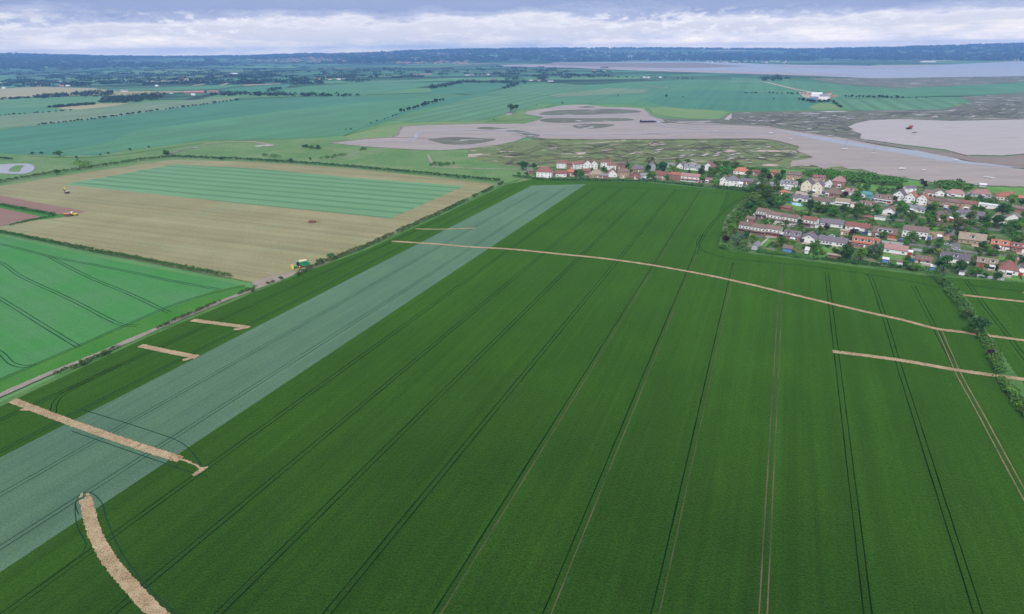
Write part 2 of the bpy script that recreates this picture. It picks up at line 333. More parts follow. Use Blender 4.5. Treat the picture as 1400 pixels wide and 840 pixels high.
# ------------------------------------------------------------------ ground sheet and haze
xs = np.concatenate([np.linspace(-13500, -2000, 60), np.linspace(-1800, 1800, 20), np.linspace(2000, 13500, 60)])
ys = np.concatenate([np.linspace(-900, 4800, 20), np.linspace(5000, 13000, 80)])
vv = [(x, y, terrain(x, y)) for y in ys for x in xs]; nx = len(xs)
ff = [(j * nx + i, j * nx + i + 1, (j + 1) * nx + i + 1, (j + 1) * nx + i) for j in range(len(ys) - 1) for i in range(nx - 1)]
tag(mesh_obj('ground', vv, ff, COUNTRY), kind='structure')
hz = MB().box(-14000, 14000, -1200, 13500, -1.0, 215.0); hm = bpy.data.materials.new('haze'); hm.use_nodes = True; t = hm.node_tree; t.nodes.clear()
pv = N(t, 'ShaderNodeVolumePrincipled'); pv.inputs['Color'].default_value = (.26, .50, 1.0, 1); pv.inputs['Density'].default_value = 0.92e-4; pv.inputs['Anisotropy'].default_value = 0.0
ho = N(t, 'ShaderNodeOutputMaterial'); t.links.new(pv.outputs[0], ho.inputs['Volume'])
tag(hz.build('haze', hm), 'pale blue haze over the distant fields and hills', kind='stuff')
# ------------------------------------------------------------------ far fields (near layers stand a little above far ones)
FARP = [
 ('field', [(-60, 180), (0, 177), (32, 174), (55, 172), (130, 163), (230, 150), (315, 138), (420, 133), (600, 133), (680, 128), (560, 155), (470, 185), (380, 191), (280, 192), (190, 206), (120, 214), (80, 213), (0, 210), (-60, 210)], FT2, .20),
 ('field', [(180, 180), (400, 150), (560, 135), (620, 133), (530, 160), (470, 185), (380, 191), (280, 192), (200, 204), (100, 212), (60, 211), (150, 195)], FT1, .26),
 ('field', [(-60, 162), (0, 159), (95, 151), (130, 147), (330, 132), (315, 138), (230, 150), (130, 163), (55, 171), (0, 176), (-60, 180)], FT5, .24),
 ('field', [(-60, 139), (0, 137), (45, 134), (140, 131), (135, 141), (60, 148), (0, 147), (-60, 148)], FT3, .2),
 ('field', [(-60, 148), (0, 147), (60, 148), (95, 151), (0, 159), (-60, 162)], FT1, .2),
 ('field', [(-60, 122), (0, 121), (60, 119), (130, 121), (160, 125), (140, 127), (42, 133), (0, 136), (-60, 138)], BUFF, .2),
 ('field', [(75, 148), (130, 142), (180, 141), (150, 146), (110, 150), (90, 150)], BUFF, .28),
 ('field', [(340, 127), (420, 118), (500, 113), (590, 113), (620, 112), (560, 122), (500, 130), (400, 131)], FT1, .2),
 ('field', [(590, 121), (635, 113), (700, 114), (720, 116), (690, 120), (660, 127), (590, 130)], FT2, .22),
 ('field', [(600, 168), (530, 165), (600, 148), (650, 132), (700, 130), (770, 132), (740, 140), (720, 150), (700, 158), (640, 167)], FT4, .24),
 ('field', [(665, 129), (690, 121), (722, 115), (770, 114), (800, 118), (790, 128), (740, 131)], FT4, .22),
 ('field', [(770, 132), (790, 126), (800, 117), (870, 112), (950, 109), (1030, 110), (1160, 120), (1130, 150), (1050, 153), (1000, 152), (940, 152), (900, 148), (870, 143), (800, 142), (740, 142)], FT1, .2),
 ('field', [(900, 128), (960, 122), (1060, 128), (1100, 135), (1150, 148), (1050, 152), (1000, 151.5), (930, 150), (880, 138)], FT2, .24),
 ('field', [(750, 130), (830, 121), (890, 122), (880, 127), (800, 131), (760, 133)], FT5, .26),
 ('field', [(1000, 106), (1070, 109), (1120, 113), (1180, 119), (1290, 118), (1400, 113), (1460, 111), (1460, 124), (1400, 127), (1300, 131), (1140, 136), (1060, 124), (1000, 113)], FT1, .2),
 ('field', [(1140, 136), (1270, 134), (1320, 138), (1290, 150), (1210, 152), (1160, 151), (1148, 142)], FT4, .24),
 ('grass', [(1105, 147), (1120, 141), (1140, 143), (1152, 150), (1118, 151)], GRASSY, .3),
 ('grass', [(888, 148), (905, 147), (990, 152), (995, 155), (982, 164), (950, 163), (915, 160), (893, 156)], GRASSY, .32),
 ('grass', [(470, 187), (530, 170), (590, 167), (700, 165), (690, 169), (640, 171), (560, 173), (535, 188), (480, 193)], GRASSY, .34),
 ('grass', [(655, 170), (690, 157), (715, 150), (735, 148), (760, 143), (720, 157), (745, 162), (715, 170)], GRASS, .34),
 ('grass', [(-80, 211), (80, 213), (130, 213), (200, 203), (280, 193), (400, 191), (470, 190), (560, 206), (640, 205), (700, 222), (735, 240), (700, 262), (480, 250), (200, 230), (0, 262), (-80, 265)], GRASS, .22),
 ('marsh', [(985, 163), (1000, 154), (1060, 153), (1160, 152), (1290, 150), (1330, 140), (1310, 133), (1400, 127), (1480, 124), (1480, 172), (1200, 180), (1180, 196), (1050, 178), (960, 174), (905, 166), (900, 162), (950, 164)], MARSH2, .36),
 ('marsh', [(1105, 107), (1200, 106.5), (1400, 103), (1480, 102), (1480, 108), (1400, 112.5), (1300, 118), (1230, 121), (1180, 118.5), (1130, 113)], MARSH2, .34),
 ('marsh', [(640, 203), (690, 196), (745, 189), (870, 190), (1050, 190), (1092, 198), (1112, 213), (1180, 228), (1215, 242), (1080, 240), (1000, 234), (900, 227), (730, 229), (690, 228), (640, 216)], MARSH, .36),
]
FARP += [('field', [(195, 112), (245, 108), (285, 107.5), (270, 110), (210, 112.5)], BUFF, 1.0), ('field', [(262, 117), (280, 115), (281, 116), (266, 118)], BUFF, 1.0), ('field', [(300, 117), (312, 113.5), (311, 115.5), (303, 118)], BUFF, 1.0), ('field', [(330, 116.5), (384, 114.5), (384, 115.5), (335, 118)], BUFF, 1.0), ('field', [(400, 112), (560, 110), (620, 107), (700, 106), (700, 110), (600, 111.5), (450, 114.5), (400, 114.5)], FT3, .5), ('field', [(200, 121), (290, 117), (340, 116), (300, 122), (215, 125)], FT1, .6), ('field', [(330, 119), (400, 115), (384, 125), (340, 127), (300, 124)], FT2, .6), ('field', [(210, 87.5), (350, 88), (420, 91), (400, 95), (260, 93)], FT3, 6), ('field', [(12, 83.2), (60, 83.4), (55, 84.4), (15, 84.2)], BUFF, 30)]
FARP2 = [
 ('estuary_water', [(668, 84), (700, 85.5), (730, 82.6), (790, 83.2), (850, 84.2), (900, 84.3), (950, 84.5), (1050, 88), (1200, 90.5), (1290, 89), (1350, 86), (1400, 83.8), (1480, 80), (1480, 104), (1400, 104.5), (1300, 106), (1200, 107.5), (1100, 104), (1000, 101), (900, 98), (860, 96.5), (780, 93), (720, 92), (690, 91), (672, 87)], WATER, .5),
 ('mudflat', [(672, 85.5), (720, 84.5), (735, 88), (860, 92), (930, 96), (1100, 100.5), (1180, 103), (1100, 103.5), (1000, 101), (900, 98), (860, 96.5), (780, 93), (720, 92), (690, 90.5)], MUDF, .9),
 ('mudflat', [(738, 86), (850, 86.3), (950, 86.2), (990, 89), (1020, 91), (950, 93), (860, 92.5), (800, 91), (745, 89)], MUDB, 1.2),
 ('mudflat', [(1050, 89.5), (1200, 92), (1290, 91), (1200, 94), (1080, 92)], MUDF, .9),
]
for nm, pts, mt, z in FARP + FARP2: patch(nm, pts, mt, z)
# creek
patch('mudflat', [(452, 196), (490, 191), (525, 188.5), (538, 187), (546, 178), (553, 173), (590, 171.5), (640, 169.5), (700, 169.5), (716, 170), (735, 165), (743, 161), (718, 156.5), (720, 153), (745, 149), (770, 144.5), (800, 143.5), (830, 147), (860, 147.5), (880, 149),
   (886, 155), (890, 159), (905, 163), (910, 168), (930, 169.5), (960, 168.5), (1000, 171), (1050, 173), (1070, 177), (1100, 182), (1140, 187), (1160, 191), (1190, 197), (1250, 207), (1300, 217), (1325, 224), (1400, 232), (1480, 236), (1480, 266), (1400, 256.5), (1290, 252), (1240, 245),
   (1200, 239), (1178, 232), (1160, 232), (1150, 228), (1125, 231), (1110, 226), (1080, 229), (1082, 221), (1098, 219), (1113, 215.5), (1095, 211), (1090, 205), (1093, 201), (1075, 196), (1050, 191), (1000, 190), (920, 191), (870, 191), (820, 192), (745, 190), (722, 187), (704, 194), (680, 199), (640, 204), (600, 206.5), (560, 205), (500, 201)], MUD, .42, rough=1.2)
patch('mudflat', [(1158, 174), (1175, 168), (1190, 165), (1230, 163.5), (1300, 166), (1350, 165), (1400, 164), (1480, 164), (1480, 212), (1400, 211), (1370, 213.5), (1320, 212.5), (1290, 205), (1230, 198), (1175, 190), (1178, 184), (1165, 179)], MUDP, .44, rough=1.2)
patch('mudflat', [(1150, 188), (1190, 193.5), (1240, 200.5), (1290, 207), (1320, 214), (1370, 215), (1400, 212), (1480, 213), (1480, 238), (1400, 231), (1330, 222), (1300, 216), (1240, 204), (1200, 198)], MUDB, .48, rough=1.0)
patch('water', [(1060, 178), (1105, 185), (1150, 192), (1200, 200.5), (1290, 211), (1320, 221), (1400, 228), (1480, 232), (1480, 235), (1400, 231), (1310, 224), (1250, 214), (1200, 206), (1150, 198), (1110, 190), (1080, 183)], WATER, .46, smooth=True)
patch('water', [(1190, 207), (1215, 212), (1240, 222), (1290, 234), (1400, 245), (1480, 249), (1480, 252), (1400, 247), (1280, 237), (1225, 222)], WATER, .46, smooth=True)
patch('mudflat', [(1205, 215), (1260, 219), (1330, 228), (1400, 235), (1400, 239), (1310, 232), (1240, 223)], MUD, .5, smooth=True)
ISL = [[(585, 191.5), (600, 189.5), (625, 188), (660, 190), (677, 191), (665, 195), (640, 198), (612, 198), (597, 195)], [(737, 156), (755, 152), (790, 150.5), (830, 149.5), (873, 152), (866, 155), (800, 157.5), (748, 158)],
  [(738, 164), (760, 162), (800, 162.5), (850, 162), (866, 165), (820, 167), (770, 168.5), (745, 167.5)], [(783, 173), (800, 170), (840, 171), (825, 175), (797, 177)], [(652, 176.5), (664, 174.3), (690, 176.5), (715, 180), (738, 186), (725, 187), (700, 181), (670, 178)],
  [(790, 147), (800, 145.5), (815, 147), (800, 148)], [(903, 168), (912, 167), (920, 168.5), (908, 169)], [(1090, 224), (1115, 222), (1120, 227), (1100, 229)], [(1130, 225), (1150, 224), (1156, 231), (1135, 232)], [(1160, 229), (1172, 231), (1176, 233), (1165, 232)],
  [(1080, 206), (1095, 210), (1112, 214.5), (1104, 216.5), (1088, 213)]]
for p in ISL: tag(patch('marsh_island', p, MARSH if p[0][0] > 1000 else MARSH2, .55, smooth=True, rough=.8), kind='structure')
for p, wd in (([(1160, 191), (1200, 197), (1260, 204), (1300, 209), (1325, 214)], 5), ([(452, 196), (500, 190.5), (538, 187.5), (547, 178), (556, 173), (640, 170), (700, 169.7)], 5), ([(535, 188.5), (600, 191), (640, 198)], 3), ([(700, 184), (722, 188), (745, 190.5), (870, 191.3), (1000, 190.5), (1050, 191.3), (1090, 200.5)], 3.5), ([(886, 153), (892, 160), (908, 164), (935, 169.8), (1000, 171.6), (1060, 175.5), (1140, 188)], 4), ([(1060, 194), (1084, 205), (1110, 215.5)], 3)):
    strip('creek_bank', p, wd, MUDB, .6, jit=.9, step=8)
def squiggles(name, n, boxes, mat, wd, z, length, drift=.25, up=.12):
    mb = MB(); k = 0
    while k < n:
        poly, _ = random.choice(boxes); xs_ = [p[0] for p in poly]; ys_ = [p[1] for p in poly]; x, y = random.uniform(min(xs_), max(xs_)), random.uniform(min(ys_), max(ys_))
        pts = [(x, y)]; L_ = random.uniform(*length); dx = 0; a = random.uniform(-up, up)
        while dx < L_: s = random.uniform(1.5, 4); dx += s; a += random.uniform(-drift, drift); a = max(-.45, min(.45, a)); pts.append((pts[-1][0] + s, pts[-1][1] + s * a))
        if not all(inside(p, poly) for p in pts): continue
        strip_mesh(mb, world_line(pts, True, 2.5), random.uniform(*wd), z + k * .0006, 0, .35); k += 1
    o = mb.build(name, mat); o['kind'] = 'structure'
squiggles('marsh_creek', 120, [([(650, 208), (700, 199), (760, 193), (880, 193), (1040, 193), (1080, 201), (1085, 206), (1100, 220), (1000, 229), (900, 224), (730, 226), (690, 225)], 1)], ground('creek_mud', (.070, .065, .038), (.085, .07, .045), 20), (.8, 1.7), .66, (8, 40))
squiggles('marsh_creek', 150, [([(1000, 157), (1060, 156), (1160, 155), (1290, 152), (1340, 142), (1400, 130), (1400, 162), (1200, 161), (1165, 170), (1170, 184), (1100, 178), (1000, 168)], 1)], ground('creek_mud_grey', (.085, .08, .062), (.07, .065, .05), 20), (1.6, 3.0), .66, (6, 26))
squiggles('marsh_pool', 70, [([(870, 196), (1040, 194), (1080, 202), (1085, 206), (1100, 218), (1000, 226), (880, 218)], 1), ([(1000, 157), (1060, 156), (1160, 155), (1290, 152), (1340, 142), (1400, 130), (1400, 162), (1200, 161), (1165, 170), (1170, 184), (1100, 178), (1000, 168)], 1)], MUDP, (2.5, 6.0), .80, (2, 7))
strip('water', [(470, 196), (560, 193), (575, 182), (640, 179), (700, 181), (760, 185), (860, 184), (960, 181), (1062, 184)], 6, WATER, .5, jit=1, step=8); strip('water', [(725, 157), (745, 159.5), (800, 160), (880, 158), (897, 166), (915, 174), (960, 178)], 5, WATER, .5, jit=1, step=8)
squiggles('mud_runnel', 26, [([(600, 176), (700, 172), (860, 178), (1000, 174), (1060, 180), (1100, 190), (1060, 188), (860, 188), (740, 187), (640, 184)], 1)], MUDB, (1.5, 3.5), .56, (10, 60), .12, .05)
squiggles('mud_runnel', 30, [([(1185, 170), (1240, 168), (1390, 168), (1390, 208), (1320, 208), (1240, 196), (1190, 188)], 1)], MUDF, (2, 5), .56, (14, 60), .1, .04)
# pond and bare tracks at the left
patch('pond_water', [(-30, 225), (0, 225.5), (20, 224.5), (40, 225), (47, 229), (44, 235), (30, 238.5), (0, 238), (-30, 238)], WATER, .30, smooth=True)
patch('pond_island', [(12, 233), (22, 227), (34, 227.5), (29, 231), (27, 235.5), (15, 235.5)], GRASS, .34, smooth=True)
strip('path', [(278, 197.5), (310, 194.8), (345, 194.5), (366, 198), (372, 200)], 8, TRACK, .3)
strip('sea_bank', [(470, 186), (530, 172), (560, 168), (640, 167), (700, 166), (722, 163), (742, 161.5)], 3, MARGIN, .4, jit=.8, step=8); strip('ditch', [(235, 209), (262, 204), (280, 200), (300, 199)], 4, MUDB, .3, jit=.8, step=6); strip('ditch', [(424, 222), (465, 215), (499, 205.5)], 3, MUDB, .3, jit=.6, step=6); strip('path', [(40, 214), (90, 216), (150, 214), (210, 206), (280, 196.5)], 3, MARGIN, .3, jit=.5, step=8)
strip('path', [(213, 216), (232, 212), (250, 206), (275, 201)], 5, MARSH2, .3)
strip('path', [(585, 212), (592, 226), (600, 229), (700, 232), (735, 231)], 3, TRACK, .4)
strip('path', [(350, 201), (362, 199.5), (371, 200)], 14, MUDP, .32)
strip('path', [(96, 231.5), (108, 230), (115, 229.5)], 6, TRACK, .32)
for p in ([(1000, 112), (1030, 111.5), (1045, 112.5), (1060, 116)], [(1060, 116), (1090, 123), (1118, 128)]): strip('farm_road', p, 14, PAVE, .5, step=20)
patch('yard', [(1092, 127), (1110, 126), (1135, 131), (1136, 138), (1115, 137), (1098, 133)], PAVE, .45)
strip('path', [(876, 116), (905, 121), (912, 119.5)], 8, TRACK, .5, step=20)
patch('grass_bank', [(990, 164), (1000, 155.5), (1000, 162), (996, 165)], MUDP, .5)
# ------------------------------------------------------------------ near fields
patch('field', [(-60, 262), (0, 255), (100, 239), (235, 219), (345, 222), (480, 231), (676, 252), (620, 283), (560, 312), (500, 338), (430, 366), (385, 384), (350, 388), (315, 381), (130, 345), (0, 317), (-60, 306)], STUB, .30)
patch('field', [(87, 253), (240, 225), (350, 231), (500, 245), (635, 255), (534, 299.5), (350, 281), (200, 265)], STRIPE, .36)
patch('soil', [(-40, 262), (0, 268), (60, 279), (118, 290), (100, 294), (75, 296.5), (0, 281), (-40, 272)], REDSOIL, .35, rough=.8)
patch('grass_verge', [(-40, 272), (0, 280), (75, 294), (102, 291), (84, 298), (40, 303), (0, 311), (-40, 318)], VERGE, .38)
patch('soil', [(-40, 277), (0, 285), (58, 297.5), (0, 311), (-40, 319)], REDSOIL, .42)
patch('field', [(-60, 315), (0, 323), (130, 352), (320, 388), (345, 395), (0, 542), (-60, 568)], BRIGHT, .30)
patch('grass_verge', [(-60, 545), (0, 520), (140, 460), (290, 399), (330, 391), (343, 397), (130, 487), (0, 540), (-60, 565)], VERGE, .34)
strip('track', [(-60, 570), (0, 542), (65, 513), (130, 487), (220, 448), (300, 414), (345, 397), (385, 381), (450, 358)], 3.6, TRACK, .40, jit=.3)
patch('bare_corner', [(345, 388), (375, 377), (405, 374), (385, 384), (360, 392)], TRACK, .41, smooth=True)
# big field: everything between the track hedge, the village and the right-hand hedge
patch('field', [(-300, 700), (20, 548), (200, 463), (345, 402), (420, 372), (500, 343), (600, 297), (690, 254), (735, 244), (760, 247), (880, 250), (985, 260), (1034, 264), (1013, 275), (990, 300), (984, 333), (1000, 342), (1130, 360), (1270, 378), (1300, 405), (1330, 450), (1365, 510), (1400, 565), (1460, 655), (1700, 1100), (-400, 1100)], DARK, .36)
patch('grass_margin', [(-300, 694), (18, 543), (200, 459), (345, 398), (420, 368), (500, 339), (600, 293), (690, 250.5), (720, 243), (700, 252), (600, 298.5), (500, 344.5), (420, 374), (345, 404), (200, 466), (20, 552), (-300, 706)], MARGIN, .34)
patch('field', [(-900, 1100), (-418, 840), (174, 539), (727, 254.5), (801, 252.5), (-83, 840), (-500, 1100)], TEAL, .40)
patch('field', [(1283, 379), (1400, 384), (1500, 392), (1500, 640), (1420, 560), (1380, 512), (1345, 460), (1310, 405)], DARK, .34)
patch('grass_margin', [(1272, 376), (1300, 404), (1330, 450), (1362, 508), (1400, 563), (1450, 640), (1480, 640), (1425, 560), (1385, 508), (1350, 455), (1318, 402), (1290, 378)], MARGIN, .41, rough=.5)
patch('grass_margin', [(984, 330), (1000, 340), (1130, 357), (1270, 375), (1400, 385), (1400, 388), (1270, 379), (1130, 361), (1000, 344.5), (983, 335)], MARGIN, .43)
# tramlines
def trams(name, lines, mat, z, wd=.31, offs=(-.92, .92)):
    mb = MB()
    for pts in lines:
        w = world_line(pts, len(pts) > 2, 6.0)
        for o in offs: strip_mesh(mb, w, wd, z, o, .07)
    o = mb.build(name, mat); o['kind'] = 'structure'
def ext(x, y, x2, y2, k=.35): return [(x + (x - x2) * k, y + (y - y2) * k), (x2, y2)]
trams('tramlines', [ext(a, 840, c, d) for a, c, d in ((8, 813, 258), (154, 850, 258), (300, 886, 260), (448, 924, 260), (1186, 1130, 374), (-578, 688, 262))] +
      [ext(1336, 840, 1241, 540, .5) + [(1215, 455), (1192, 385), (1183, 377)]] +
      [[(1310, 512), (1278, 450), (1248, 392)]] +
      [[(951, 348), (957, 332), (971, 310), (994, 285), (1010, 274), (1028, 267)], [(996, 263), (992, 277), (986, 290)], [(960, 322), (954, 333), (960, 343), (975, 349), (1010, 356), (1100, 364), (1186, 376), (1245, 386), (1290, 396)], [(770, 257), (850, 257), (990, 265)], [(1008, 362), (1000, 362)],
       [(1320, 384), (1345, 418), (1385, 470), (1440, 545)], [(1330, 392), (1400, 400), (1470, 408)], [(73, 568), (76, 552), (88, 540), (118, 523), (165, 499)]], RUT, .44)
mix_ = [ext(a, 840, c, d) for a, c, d in ((598, 958, 262), (748, 951, 348), (896, 1004, 360))]
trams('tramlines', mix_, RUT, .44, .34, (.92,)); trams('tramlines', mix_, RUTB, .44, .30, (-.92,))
trams('tramlines', [ext(1043, 840, 1069, 362)], RUTB, .44, .32)
trams('tramlines', [[(1284, 452), (1310, 512), (1340, 567), (1391, 662), (1470, 805)]], SOILD, .455, .42)
trams('tramlines', [ext(a, 840, c, d, .1) for a, c, d in ((-285, 736, 262), (-432, 706, 258))] + [ext(-139, 840, 773, 258, .1)], RUTL, .46)
mb = MB()
for off in (-4.3, 4.3):
    strip_mesh(mb, world_line([(100, 590), (245, 640), (285, 652)]) if off < 0 else world_line([(110, 562), (200, 590), (250, 610), (275, 640)]), .35, .47, off * .1)
for pts in ([(108, 705), (104, 690), (112, 678), (126, 676), (140, 690), (148, 716), (170, 762), (205, 806), (250, 850)], [(103, 690), (106, 720), (118, 745), (113, 757)]): strip_mesh(mb, world_line(pts), .28, .47)
tag(mb.build('wheel_marks', RUTL), kind='structure')
trams('tramlines', [[(-60, 345), (0, 360), (31, 380), (100, 412), (150, 438), (172, 446), (190, 446)], [(-60, 375), (0, 409), (55, 443), (107, 475)], [(68, 352), (122, 380), (175, 402), (222, 424), (232, 429)], [(-30, 470), (0, 483), (15, 497), (30, 502), (48, 501)],
      [(-40, 326), (0, 334), (72, 352), (160, 369), (230, 384), (300, 397)], [(-60, 548), (0, 521), (140, 460), (240, 417), (310, 397), (335, 392)]], RUTL, .42, .42)
# bare soil strips
for pts, wd, lb in (([(536, 331), (600, 335), (640, 338.5), (700, 342), (760, 348), (820, 354), (880, 362), (960, 376), (1020, 389), (1075, 402), (1180, 427), (1230, 438), (1280, 451), (1312, 455), (1334, 459)] , 2.7, 'long pale soil strip running across the whole dark green field'), ([(568, 314), (600, 314.5), (650, 313)], 2.0, None), ([(263, 439), (300, 444), (340, 449)], 3.1, None), ([(192, 474), (230, 482), (270, 490)], 3.1, None),
                    ([(18, 549), (80, 573), (150, 598), (200, 615), (247, 630)], 3.0, None), ([(264, 652), (274, 646), (280, 641)], 1.7, None), ([(246, 629), (262, 635), (276, 643)], .8, None), ([(272, 645), (285, 640)], .9, None), ([(120, 676), (121, 684)], 1.0, None), ([(111, 682), (113, 676)], .7, None), ([(118, 683), (124, 710), (135, 742), (158, 778), (195, 820), (235, 860), (300, 920)], 3.3, None), ([(1138, 482), (1230, 494), (1310, 508), (1400, 520.5), (1500, 535)], 2.8, None),
                    ([(1310, 404), (1345, 408), (1400, 414), (1480, 423)], 2.6, None), ([(1348, 460), (1400, 467), (1480, 478)], 2.6, None), ([(1480, 408), (1430, 404), (1398, 401.5)], 2.0, None), ([(320, 452), (330, 451), (342, 448)], 2, None), ([(250, 494), (258, 492), (272, 487)], 2, None), ([(28, 562), (45, 562), (60, 565)], 1.2, None)):
    strip('soil_strip', pts, wd, SOIL, .50 + .004 * random.random(), jit=.22, step=.45, label=lb)
# village ground, lawns, roads
patch('village_ground', [(724, 238), (745, 246), (900, 249), (985, 259), (1034, 263), (1014, 275), (990, 300), (984, 331), (1000, 341), (1130, 357), (1270, 375), (1400, 385.5), (1500, 395), (1500, 262), (1400, 258), (1290, 254), (1235, 247), (1170, 237), (1100, 230), (960, 226), (860, 223), (735, 229)], YARD, .45)
for p in ([(1040, 332), (1053, 328), (1068, 334), (1052, 340), (1035, 337)], [(1075, 279), (1098, 277), (1102, 286), (1092, 289), (1072, 284)], [(1112, 337), (1140, 340), (1135, 356), (1105, 352)], [(1205, 347), (1235, 350), (1232, 358), (1203, 354)], [(1250, 361), (1266, 363), (1262, 371), (1252, 369)], [(1372, 379), (1400, 378), (1460, 384), (1460, 390), (1375, 384)],
          [(1176, 252), (1230, 254), (1240, 260), (1205, 263), (1180, 262)], [(1215, 246), (1262, 249), (1262, 256), (1240, 257), (1215, 251)], [(1348, 256), (1400, 258), (1480, 262), (1480, 270), (1370, 267), (1350, 263)], [(1268, 311), (1302, 313), (1302, 318), (1268, 318)], [(1365, 350), (1388, 352), (1380, 358), (1364, 356)], [(1004, 231), (1100, 233), (1120, 240), (1060, 238), (1010, 237)], [(1282, 251), (1330, 254), (1340, 262), (1290, 261)]): patch('lawn', p, LAWN, .50)
patch('building_plot', [(1268, 318), (1302, 318), (1305, 330), (1268, 328)], ORANGE, .52, rough=.3)
patch('driveway', [(1088, 262), (1126, 266), (1124, 271), (1087, 267)], PAVE, .52); patch('driveway', [(1042, 322), (1066, 324), (1058, 327), (1038, 325)], PAVE, .52); patch('driveway', [(1050, 303), (1064, 305), (1058, 310), (1050, 308)], PAVE, .52)
patch('driveway', [(1160, 283), (1172, 282), (1166, 288)], PAVE, .52); patch('driveway', [(1390, 347), (1460, 352), (1460, 362), (1390, 357)], PAVE, .52)
strip('garden_path', [(1050, 327), (1042, 334), (1034, 342)], 1.4, PAVE, .55)
for p in ([(1108, 321), (1150, 327), (1250, 336), (1300, 343), (1400, 352), (1480, 358)], [(1200, 300), (1268, 306), (1300, 311), (1400, 318), (1480, 324)], [(1040, 262), (1100, 270), (1200, 281), (1270, 289), (1400, 298), (1480, 302)], [(1305, 311), (1306, 342)], [(880, 240), (960, 243), (1040, 262)]): strip('road', p, 5.5, ASPH, .54)
exec_objects = True
# ------------------------------------------------------------------ object materials
ROOF = {k: roofmat('roof_' + k, c) for k, c in dict(red=(.21, .085, .07), orange=(.36, .135, .085), brown=(.17, .115, .095), purple=(.135, .115, .14), tan=(.27, .215, .16), grey=(.19, .19, .21), pink=(.30, .17, .155), teal=(.10, .28, .27), dark=(.10, .085, .085), white=(.62, .62, .64)).items()}
WALL = {k: plain('wall_' + k, c, .85, var=.1, scale=.8) for k, c in dict(white=(.80, .79, .76), cream=(.72, .66, .52), brick=(.30, .15, .11), tan=(.42, .30, .20), grey=(.45, .46, .48), pink=(.50, .34, .30), wood=(.20, .13, .09), teal=(.16, .36, .36), blue=(.12, .25, .50)).items()}
GLASS = plain('window_glass', (.035, .045, .06), .15, var=.2, spec=.7); FRAME = plain('white_frame', (.82, .82, .82), .5, var=.04)
DOORS = {k: plain('door_' + k, c, .5, var=.05) for k, c in dict(white=(.78, .78, .78), red=(.45, .05, .04), dark=(.04, .045, .06), orange=(.5, .12, .03), blue=(.03, .12, .28)).items()}
BRICKM = plain('chimney_brick', (.33, .16, .11), .9); FASCIA = plain('white_fascia', (.8, .8, .8), .6, var=.05)
BARK = plain('bark', (.10, .075, .05), .95, var=.3)
LEAF = {'mid': leafmat('leaf_mid', (.034, .115, .014), (.105, .215, .036)), 'dark': leafmat('leaf_dark', (.018, .062, .014), (.052, .125, .030)), 'light': leafmat('leaf_light', (.080, .18, .022), (.155, .27, .05)),
        'copper': leafmat('leaf_copper', (.030, .013, .016), (.065, .026, .032)), 'grey': leafmat('leaf_grey', (.06, .12, .058), (.13, .20, .115)), 'olive': leafmat('leaf_olive', (.075, .095, .025), (.14, .14, .05)),
        'yellow': leafmat('leaf_yellow', (.16, .20, .02), (.30, .30, .04)), 'hedge': leafmat('leaf_hedge', (.028, .085, .013), (.085, .18, .030), .8), 'far': leafmat('leaf_far', (.012, .038, .016), (.024, .060, .024), .1), 'fardark': leafmat('leaf_far_dark', (.012, .034, .020), (.018, .042, .024), .05),
        'pale': leafmat('leaf_pale', (.16, .20, .07), (.24, .27, .13))}
# ------------------------------------------------------------------ foliage
def leaf_cloud(centers, radii, n_per, size, flat=1.0, rng=RNG, bottom=-.55):
    V, Fc = [], []
    for (cx, cy, cz), r in zip(centers, radii):
        rr = r if isinstance(r, (tuple, list)) else (r, r, r * flat)
        d = rng.normal(size=(n_per, 3)); d /= np.linalg.norm(d, axis=1)[:, None]; d[:, 2] = np.where(d[:, 2] < bottom, -d[:, 2], d[:, 2])
        rad = rng.uniform(.62, 1.05, n_per)[:, None]; p = np.array([cx, cy, cz]) + d * rad * np.array(rr)
        nrm = d + rng.normal(scale=.55, size=(n_per, 3)); nrm /= np.linalg.norm(nrm, axis=1)[:, None]
        u = np.cross(nrm, rng.normal(size=(n_per, 3))); u /= np.linalg.norm(u, axis=1)[:, None]; v = np.cross(nrm, u)
        s = size * rng.uniform(.6, 1.3, n_per)[:, None]
        V.append(np.stack([p - u * s - v * s * .6, p + u * s - v * s * .6, p + u * s * .7 + v * s * .8, p - u * s * .7 + v * s * .8], 1).reshape(-1, 3))
    return np.concatenate(V)
def cloud_mesh(name, V, mat, parent=None):
    n = len(V); me = bpy.data.meshes.new(name); me.vertices.add(n); me.vertices.foreach_set('co', V.astype(np.float32).ravel())
    me.loops.add(n); me.loops.foreach_set('vertex_index', np.arange(n, dtype=np.int32)); me.polygons.add(n // 4)
    me.polygons.foreach_set('loop_start', np.arange(0, n, 4, dtype=np.int32)); me.polygons.foreach_set('loop_total', np.full(n // 4, 4, dtype=np.int32))
    me.update(calc_edges=True); me.materials.append(mat); o = bpy.data.objects.new(name, me); COL.objects.link(o); o.parent = parent; return o
